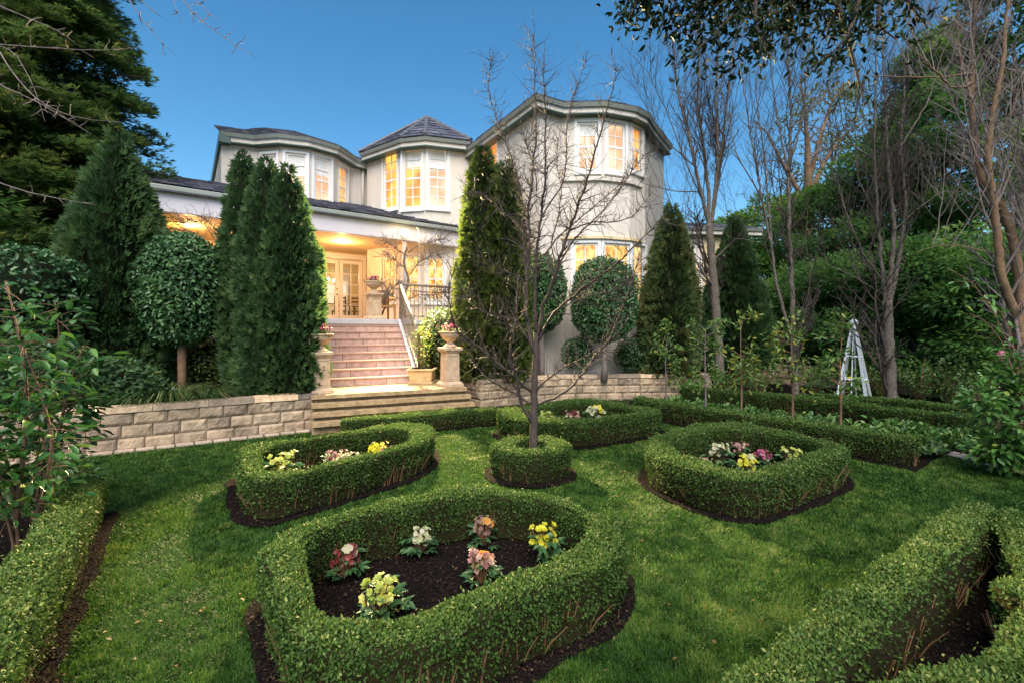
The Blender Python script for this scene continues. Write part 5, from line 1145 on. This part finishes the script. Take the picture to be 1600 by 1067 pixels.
# wisteria on the post and bare creeper behind the topiary
wy = hit(636, vA, vB)[1] - .35
ls = [(trace([(634, 497), (628, 470), (640, 440), (630, 410), (636, 385)], wy, wy), .05, .03, dict(tw=False)), (trace([(636, 400), (620, 390), (606, 380), (596, 372)], wy, wy - .2), .02, .006, {}), (trace([(634, 420), (615, 405), (602, 395)], wy, wy - .3), .018, .005, {}), (trace([(638, 395), (655, 382), (680, 378), (700, 372)], wy, wy - .2), .016, .004, {}), (trace([(640, 430), (655, 410), (672, 400), (690, 398)], wy, wy - .4), .016, .004, {}), (trace([(630, 470), (610, 462), (598, 440)], wy, wy - .3), .015, .004, {}), (trace([(597, 492), (603, 478), (600, 462), (594, 455)], wy, wy), .035, .012, {}), (trace([(600, 470), (612, 450), (628, 440)], wy, wy), .02, .008, {}), (trace([(634, 470), (655, 460), (680, 462), (700, 455)], wy, wy - .5), .014, .004, {})]
bare_tree('leafless wisteria twining round the veranda post under the flood light', (*trace([(634, 497), (634, 497)], wy, wy)[0][:2], TZ), ls, 'brownbark', 'palebark', name='wisteria_vine', group='bare climbers on the veranda', spur=.022, tl=.55, lvl=2, up=.1, kink=.3, minr=.009)
wy2 = 9.6
ls = [(trace([(350, 560), (345, 450), (342, 380)], wy2, wy2), .03, .015, dict(tw=False)), (trace([(342, 385), (320, 350), (290, 342), (262, 345)], wy2, wy2), .012, .003, {}), (trace([(343, 390), (335, 355), (310, 335)], wy2, wy2), .012, .003, {}), (trace([(343, 400), (310, 365), (275, 358)], wy2, wy2), .01, .003, {})]
bare_tree('leafless creeper fanning above the left topiary against the lit veranda', (*trace([(350, 560), (350, 560)], wy2, wy2)[0][:2], .53), ls, 'brownbark', 'palebark', name='bare_climber', group='bare climbers on the veranda', spur=.04, tl=.4, lvl=2, up=.2, kink=.25, minr=.006)

# ---------------------------------------------------------------- leafy shrubs left and right, saplings, obelisk
def stem_shrub(name, label, base, stems, nleaf, m, L, group=None, mst='palebark', droop=-.15, w=.55, spread=.10):
    t = thing(name, label, 'shrub', base, group); q = MB(); ps = []; axs = []
    for pts, r0 in stems:
        pp = smoothline(pts, 16); q.tube(pp, np.linspace(r0, .004, 16), 6); 
        n_ = int(nleaf / len(stems)); f = (rng.random(n_) ** .6) * .75 + .25; k = f * 14.99; i = k.astype(int); b = pp[i] + (pp[i + 1] - pp[i]) * (k - i)[:, None]
        d = rdir(n_); d[:, 2] *= .5; ln = rng.uniform(.3, 1, n_) * spread * 3 * (1.25 - f * .6); e = b + d * ln[:, None]
        for a, c_ in list(zip(b, e))[::4]: q.tube([a, (a + c_) / 2 + (0, 0, .01), c_], [.004, .003, .002], 3, 0, False)
        ps.append(e); axs.append(d * .9 + rdir(n_) * .45 + np.array([0, 0, droop]))
    p = np.concatenate(ps); ax = np.concatenate(axs); N = len(p); co, nv, pl = leafpts(p, ax, np.array([0, 0, 1.]) + rdir(N) * .5, L * rng.uniform(.6, 1.25, N), L * w * rng.uniform(.8, 1.15, N), True)
    quads_mesh('leaves', co, nv, pl, np.clip(rng.normal(.45, .22, N), 0, 1), M[m], t); q.build('stems', M[mst], t, True); return t
b1 = P(28, 868); b2 = P(57, 815)
stem_shrub('leafy_shrub', 'tall big leaved shrub at the far left edge beside the near hedge', b1, [(trace([(22, 872), (28, 790), (38, 700), (45, 600), (20, 480), (8, 440)], 3.5, 3.3), .022), (trace([(40, 866), (62, 790), (75, 740), (85, 690), (60, 600), (35, 540)], 3.5, 3.4), .020), (trace([(30, 860), (20, 760), (0, 680), (-30, 600)], 3.5, 3.3), .018), (trace([(26, 868), (10, 800), (-10, 740), (-40, 700)], 3.5, 3.2), .014)], 560, 'bigleaf', .105, 'big leaved shrubs at the left', 'stake', -.1, .5, .11)
stem_shrub('leafy_shrub', 'big leaved shrub behind the far left one, arching over the stone wall', b2, [(trace([(52, 815), (62, 740), (80, 660), (88, 590), (95, 520), (85, 470)], 4.15, 4.0), .022), (trace([(62, 815), (70, 740), (95, 660), (112, 590), (130, 540)], 4.15, 3.9), .02), (trace([(60, 812), (75, 720), (105, 640), (125, 620)], 4.15, 3.9), .016), (trace([(58, 812), (60, 720), (62, 620), (60, 560)], 4.15, 4.2), .016)], 560, 'bigleaf', .105, 'big leaved shrubs at the left', 'stake', -.1, .5, .12)
stem_shrub('leafy_plant', 'low leafy plant behind the near left hedge end', P(85, 775), [([P(85, 775), P(80, 770) + (0, 0, .25), P(88, 772) + (.1, 0, .35)], .008), ([P(85, 775), P(85, 775) + (.15, 0, .2), P(85, 775) + (.3, 0, .25)], .008)], 120, 'cover', .10, 'low leafy plants', 'stem', .1, .5, .10)
b3 = P(1565, 745)
stem_shrub('leafy_shrub', 'wide glossy leaved shrub at the right edge beside the pale path', b3, [(trace([(1585, 742), (1565, 690), (1545, 640), (1525, 615)], 5.6, 5.5), .02), (trace([(1588, 742), (1575, 670), (1565, 610), (1560, 580)], 5.6, 5.7), .02), (trace([(1595, 742), (1600, 650), (1595, 580), (1590, 540)], 5.6, 5.6), .02), (trace([(1600, 740), (1620, 650), (1640, 580)], 5.6, 5.5), .02), (trace([(1580, 742), (1560, 715), (1540, 700)], 5.6, 5.4), .015), (trace([(1592, 742), (1585, 710), (1572, 690)], 5.5, 5.3), .015), (trace([(1602, 745), (1602, 700), (1600, 660)], 5.5, 5.2), .015)], 1500, 'rightleaf', .115, None, 'brownbark', -.1, .48, .095)
stem_shrub('leafy_shrub', 'slender shrub with long leaves above the right stone wall', P(1600, 640), [(trace([(1600, 640), (1570, 540), (1540, 500), (1515, 490)], 6.6, 6.2), .014), (trace([(1600, 640), (1580, 520), (1560, 480), (1540, 470)], 6.6, 6.3), .012), (trace([(1600, 600), (1560, 500), (1520, 440), (1480, 420)], 6.6, 6.1), .010)], 80, 'rightleaf', .13, None, 'brownbark', -.1, .35, .09)
fp = thing('pink_flower', 'single deep pink bloom standing above the shrub at the right edge', 'flower', at(1564, 556, 6.0)); petals(fp, np.array([at(1564, 552, 6.0), at(1562, 556, 5.98), at(1567, 553, 6.0)]), nrm(np.array([[0, -.8, .5]] * 3)), .05, 'magenta', 'petals'); q = MB(); q.tube([at(1564, 556, 6.0), at(1575, 580, 6.1), at(1598, 640, 6.3)], [.004, .006, .008], 5); q.build('stem', M['brownbark'], fp)

sap_labels = ['leftmost thin staked sapling, in front of the curved block wall', 'second thin sapling from the left with pale green tuft, by the tall upright tree', 'yellow green leafy sapling in front of the tall bare trunk', 'yellow leaved sapling in front of the twin trunked bare tree', 'rightmost leafy sapling, just left of the white obelisk']
for k, (bx, ty, Y) in enumerate(((1040, 522, 9.1), (1102, 516, 8.6), (1158, 505, 7.9), (1238, 512, 7.4), (1313, 520, 6.9))):
    base = np.array([(bx - 800) / F * Y, Y, 0]); h = zat(ty, Y); t = thing('sapling', sap_labels[k], 'tree', base, 'row of young saplings between hedges'); q = MB()
    tp = base + (rnd.uniform(-.03, .05), 0, h); pp = smoothline([base, base + (.01, 0, h * .4), base + (-.01, 0, h * .75), tp], 14); q.tube(pp, np.linspace(.022, .006, 14), 6); ps = []; axs = []
    for j in range(17):
        i = rnd.randint(5, 13); d = nrm(np.array([rnd.gauss(0, 1), rnd.gauss(0, .7), .5])); e = pp[i] + d * rnd.uniform(.08, .3); q.tube([pp[i], (pp[i] + e) / 2 + (0, 0, .01), e], [.006, .005, .003], 4, 0, False)
        n_ = 22; ps.append(e + rng.normal(0, .065, (n_, 3))); axs.append(d * .6 + rdir(n_) * .7)
    p = np.concatenate(ps); ax = np.concatenate(axs); N = len(p); co, nv, pl = leafpts(p, ax, rdir(N) + (0, -.2, .8), rng.uniform(.06, .11, N), rng.uniform(.03, .05, N), True)
    quads_mesh('leaves', co, nv, pl, np.clip(rng.normal(.35 + (.2 if k in (2, 3) else 0), .25, N), 0, 1), M['sapleaf'], t); q.build('trunk', M['brownbark' if k > 1 else 'palebark'], t, True)
# obelisk
Yo = 11.4; ob = np.array([(1334 - 800) / F * Yo, Yo, 0]); hz_ = zat(515, Yo)
obl = thing('garden_obelisk', 'white timber garden obelisk with ball finial among the rose bushes', 'obelisk', ob)
cor = [np.array([math.cos(a), math.sin(a), 0]) for a in (ur + math.pi / 4 + .15 + k * math.pi / 2 for k in range(4))]
for c_ in cor: q = MB(); q.tube([ob + c_ * .42, ob + c_ * .06 + (0, 0, hz_)], [.034, .03], 4); q.build('leg', M['obelisk'], obl)
for zf in (.3, .62, .95):
    for k in range(4):
        r_ = .42 + (.06 - .42) * zf * 1.0; z = hz_ * zf; q = MB(); q.tube([ob + cor[k] * r_ + (0, 0, z), ob + cor[(k + 1) % 4] * r_ + (0, 0, z)], [.022, .022], 4); q.build('crossbar', M['obelisk'], obl)
for k in range(4): q = MB(); m_ = (cor[k] + cor[(k + 1) % 4]) / 2; q.tube([ob + m_ * .40, ob + m_ * .06 + (0, 0, hz_)], [.017, .017], 4); q.build('slat', M['obelisk'], obl)
q = MB(); q.box(ob + (0, 0, hz_ + .02), (.17, .17, .035), ur); q.lathe([(.05, .04), (.03, .07), (.085, .13), (.095, .17), (.07, .22), (.02, .26), (.03, .28), (.003, .33)], ob + (0, 0, hz_), 14); q.build('finial', M['obelisk'], obl, True)
# loose rose bushes around it
rl = ['left of the leftmost bare trunk bed', 'at the foot of the tall upright bare tree', 'between the two tall bare trunks', 'left of the white obelisk', 'at the foot of the white obelisk', 'right of the obelisk before the forked trunk', 'right of the low forked trunk', 'near the right stone wall end', 'beside the right edge shrub']
for k, (bx, Y, h_, r_) in enumerate(((1085, 11.0, .62, .5), (1130, 11.6, .8, .6), (1185, 11.2, .9, .65), (1275, 11.8, .9, .6), (1345, 12.3, .75, .6), (1375, 11.7, .9, .6), (1435, 10.6, .95, .6), (1490, 9.8, .95, .6), (1540, 8.6, .8, .5))):
    base = np.array([(bx - 800) / F * Y, Y, 0]); t = thing('rose_bush', 'loose leafy bush ' + rl[k], 'shrub', base, 'loose bushes in the right bed'); q = MB(); ps = []
    for j in range(22):
        a = rnd.random() * 6.283; e = base + np.array([math.cos(a) * r_ * rnd.uniform(.2, 1), math.sin(a) * r_ * rnd.uniform(.2, 1), h_ * rnd.uniform(.6, 1.2)]); m_ = base + (e - base) * .5 + (0, 0, .12); q.tube([base, m_, e], [.008, .006, .003], 4, 0, False); f = rng.random(34)[:, None] ** .7; ps.append(base + (e - base) * f + np.array([0, 0, .2]) * f * (1 - f) + rng.normal(0, .055, (34, 3)))
    p = np.concatenate(ps); N = len(p); co, nv, pl = leafpts(p, rdir(N), rdir(N) + (0, 0, 1), rng.uniform(.05, .085, N), rng.uniform(.028, .042, N)); quads_mesh('leaves', co, nv, pl, np.clip(rng.normal(.5, .25, N), 0, 1), M['cover'], t); q.build('stems', M['stem'], t)
# ground cover between the long hedges
gc = []
for k in range(260):
    f = rnd.random(); a, b = d0 + (d3 - d0) * f, e0 + (e3 - e0) * f; c_ = a + (b - a) * rnd.uniform(.25, .85); gc.append(c_)
for k in range(70): f = rnd.random(); gc.append(P(1430, 690)[:2] + np.array([rnd.uniform(-.1, 1.0), rnd.uniform(-.4, .6)]))
gc = np.array(gc); n_ = 16; p = np.repeat(np.c_[gc, np.full(len(gc), .05)], n_, 0) + rng.normal(0, .08, (len(gc) * n_, 3)) * (1, 1, .5) + (0, 0, .08); N = len(p)
co, nv, pl = leafpts(p, rdir(N) + (0, 0, .2), rdir(N) * .5 + (0, 0, 1), rng.uniform(.07, .13, N), rng.uniform(.04, .07, N), True); tag(quads_mesh('ground_cover', co, nv, pl, rng.random(N), M['cover'], None), 'leafy blue green ground cover between the long right hedges', 'ground cover', kind='stuff')

# ---------------------------------------------------------------- hellebores in the beds
def hellebore(pos, sc, pet, label, nf=24, accent=None):
    pos = np.array(pos); t = thing('hellebore', label, 'flower', pos, 'hellebores in the box edged beds'); ps = []; axs = []; q = MB()
    for k in range(19):
        a = rnd.random() * 6.283; o_ = np.array([math.cos(a), math.sin(a), 0]); e = pos + (o_ * rnd.uniform(.02, .10) + np.array([0, 0, rnd.uniform(.03, .15)])) * sc; q.tube([pos, (pos + e) / 2 + (0, 0, .02), e], [.004, .003, .003], 4, 0, False); tl_ = rnd.uniform(-.35, .55)
        for w in (-1.0, -.4, .3, .9): w += rnd.gauss(0, .15); d = o_ * math.cos(w) + np.array([-o_[1], o_[0], 0]) * math.sin(w) + (0, 0, tl_); ps.append(e); axs.append(d)
    p = np.array(ps); N = len(p); co, nv, pl = leafpts(p, np.array(axs) + rdir(N) * .2, np.array([0, 0, 1.]) + rdir(N) * .4, sc * rng.uniform(.045, .095, N), sc * rng.uniform(.026, .042, N), True); quads_mesh('leaves', co, nv, pl, np.clip(rng.normal(.5, .25, N), 0, 1), [M['helleaf'], M['stem']], t, (np.array(q.v), q.f))
    hc = pos + np.clip(rng.normal(0, 1, (nf, 3)), -1.35, 1.35) * np.array([.052, .052, .036]) * sc + (0, 0, .165 * sc)
    petals(t, hc, nrm(hc - pos - (0, 0, .1 * sc) + np.array([0, -.06, 0])), .0225 * sc, pet, root=pos)
    if accent: h2 = pos + np.array([[.03, -.02, .21], [.0, .01, .2], [.05, 0, .175]]) * sc; petals(t, h2, nrm(np.array([[.1, -.8, .5]] * 3)), .034 * sc, accent, 'accent_flowers', root=pos)
    q.build('stems', M['stem'], t)
HL = [((541, 880), .12, 1.15, 'burgundy', 'burgundy red hellebore at the left end of the near bed', 'cream'), ((655, 848), .12, 1.15, 'cream', 'pale cream green hellebore at the back left of the near bed', None), ((757, 832), .12, 1.1, 'plum', 'plum and olive hellebore with an orange bloom at the back of the near bed', 'orange'), ((848, 848), .14, 1.35, 'yellow', 'bright yellow hellebore at the right end of the near bed', None), ((752, 890), .12, 1.15, 'pink', 'dusty pink hellebore with one orange bloom near the middle of the near bed', 'orange'), ((595, 945), .12, 1.35, 'lime', 'large lime green hellebore closest to the camera in the near bed', None),
      ((440, 718), .30, 1.7, 'lime', 'tall pale lime hellebore at the near end of the left bed', None), ((466, 733), .28, 1.1, 'pink', 'small pink and orange hellebore beside the lime one in the left bed', 'orange'), ((525, 708), .28, 1.4, 'pink', 'pink hellebore with blue green leaves in the middle of the left bed', None), ((546, 712), .28, 1.4, 'cream', 'cream green hellebore in the middle of the left bed', None), ((590, 696), .28, 1.4, 'yellow', 'yellow hellebore toward the far end of the left bed', None), ((611, 699), .28, 1.3, 'burgundy', 'red hellebore at the far end of the left bed', None),
      ((855, 647), .30, 1.6, 'lime', 'lime hellebore just right of the bare trunk in the back bed', None), ((895, 645), .30, 1.5, 'pink', 'pink hellebore in the middle of the back bed', 'burgundy'), ((930, 645), .30, 1.9, 'cream', 'tall cream yellow hellebore in the back bed', 'yellow'), ((966, 646), .30, 1.2, 'magenta', 'small magenta hellebore at the right of the back bed', None),
      ((1092, 708), .28, 1.3, 'pink', 'small pink hellebore at the left of the right bed', None), ((1121, 694), .28, 1.7, 'cream', 'cream hellebore at the back left of the right bed', None), ((1155, 686), .28, 1.4, 'pink', 'purplish pink hellebore at the back of the right bed', None), ((1192, 699), .28, 1.4, 'magenta', 'magenta hellebore in the middle of the right bed', None), ((1236, 699), .28, 1.6, 'lime', 'lime hellebore at the right end of the right bed', None), ((1165, 716), .28, 1.8, 'yellow', 'large yellow cream hellebore at the front of the right bed', 'cream')]
for k_, ((x, y), z, sc, pet, lab, acc) in enumerate(HL):
    sc = sc * (.76 if k_ >= 16 else .86 if k_ < 6 else .95)
    p = P(x, y, z); hellebore((p[0], p[1], .02), sc, pet, lab, 32, acc)
# broad pale leaves of a young plant in the dark corner bed
bp = thing('broad_leaf_plant', 'upright broad pale green leaves in the dark corner bed on the right', 'plant', P(1492, 955)); c = np.array(bp.location)
co, nv, pl = leafpts(np.array([c, c + (.02, 0, 0), c + (-.01, .01, 0)]), np.array([[.0, 0, 1.], [.25, 0, 1], [-.15, .1, 1]]), np.array([[0, -1., .2]] * 3), np.array([.26, .22, .2]), np.array([.075, .06, .06]), True); quads_mesh('leaves', co, nv, pl, np.array([.9, .7, .8]), M['sapleaf'], bp)
# a few fallen leaves
fl_l = [(1790, 0)]
N = 130; pos = []
for x, y in ((1230, 995), (1262, 1000), (1275, 985)): pos.append(P(x, y, .41))
while len(pos) < N: pos.append(P(rnd.uniform(150, 1400), rnd.uniform(700, 1060), .045))
p = np.array(pos); co, nv, pl = leafpts(p, rdir(N) * (1, 1, .25), rdir(N) * .4 + (0, 0, 1), rng.uniform(.012, .038, N), rng.uniform(.008, .02, N), True); tag(quads_mesh('fallen_leaves', co, nv, pl, rng.random(N), M['dead'], None), 'scattered brown fallen leaves on the lawn and hedge', 'leaves', kind='stuff')

# ---------------------------------------------------------------- mulch chips over the soil
M['chip'] = leafmat('mulch_chip', [(0, (.006, .0045, .004)), (.6, (.022, .014, .010)), (.92, (.05, .030, .018)), (1, (.14, .09, .05))], .9, .1, 0)
N = 90000; Yc_ = np.exp(rng.uniform(math.log(1.5), math.log(9), N)); Xc_ = rng.uniform(-1.15, 1.15, N) * Yc_; kp = np.zeros(N, bool)
for L in SOIL: kp |= inside(L, Xc_ + rng.normal(0, .02, N), Yc_ + rng.normal(0, .02, N))
p = np.c_[Xc_, Yc_, .022 + rng.random(N) * .012][kp]; N = len(p); co, nv, pl = leafpts(p, rdir(N) * (1, 1, .5), rdir(N) * .7 + (0, 0, 1), rng.uniform(.008, .028, N), rng.uniform(.005, .012, N)); tag(quads_mesh('mulch_chips', co, nv, pl, rng.random(N), M['chip'], None), 'dark loose mulch chips strewn over the bed soil', 'mulch', kind='stuff')
# ---------------------------------------------------------------- grass blades
N = 900000
Yg = np.exp(rng.uniform(math.log(1.4), math.log(11.5), N)); Xg = rng.uniform(-1.15, 1.15, N) * Yg
keep = np.ones(N, bool)
lim = np.array([wl0 + nl * .1, wl1 + nl * .1, P(720, 655)[:2], P(1000, 650)[:2], d3, P(1480, 712)[:2], P(1640, 750)[:2], np.array([5.2, 1.0]), np.array([-5, 1.0])])
keep &= inside(lim, Xg, Yg)
for L in SOIL: keep &= ~inside(L, Xg + rng.normal(0, .026, N), Yg + rng.normal(0, .026, N))
Xg, Yg = Xg[keep], Yg[keep]; N = len(Xg); p = np.c_[Xg, Yg, np.full(N, .0)]
cl = vnoise(np.c_[Xg * 4, Yg * 4, Xg * 0], 3); cl2 = vnoise(np.c_[Xg * 14, Yg * 14, Xg * 0], 4); big = vnoise(np.c_[Xg * .9, Yg * .9, Xg * 0], 6)
ln = .016 + .016 * cl2 + rng.normal(0, .004, N); d = np.c_[rng.normal(0, .75, N) + (cl - .5) * 1.5, rng.normal(0, .75, N) + (cl2 - .5) * 1.2, np.full(N, .85)]; d = nrm(d); sd_ = nrm(np.c_[-d[:, 1], d[:, 0], np.zeros(N)] + rng.normal(0, .3, (N, 3)) * (1, 1, 0)); wd = (.0016 + .0008 * Yg)[:, None]
co = np.stack([p - sd_ * wd, p + sd_ * wd, p + d * ln[:, None] * 1.25 + np.array([0, 0, 0])], 1)
v = .42 + .4 * (cl - .5) + .45 * (cl2 - .5) + .3 * (big - .5) + rng.normal(0, .2, N)
tag(quads_mesh('grass', co, 3, [(0, 1, 2)], v, M['grass'], None), 'short mown lawn grass around the clipped hedges', 'grass', kind='stuff')
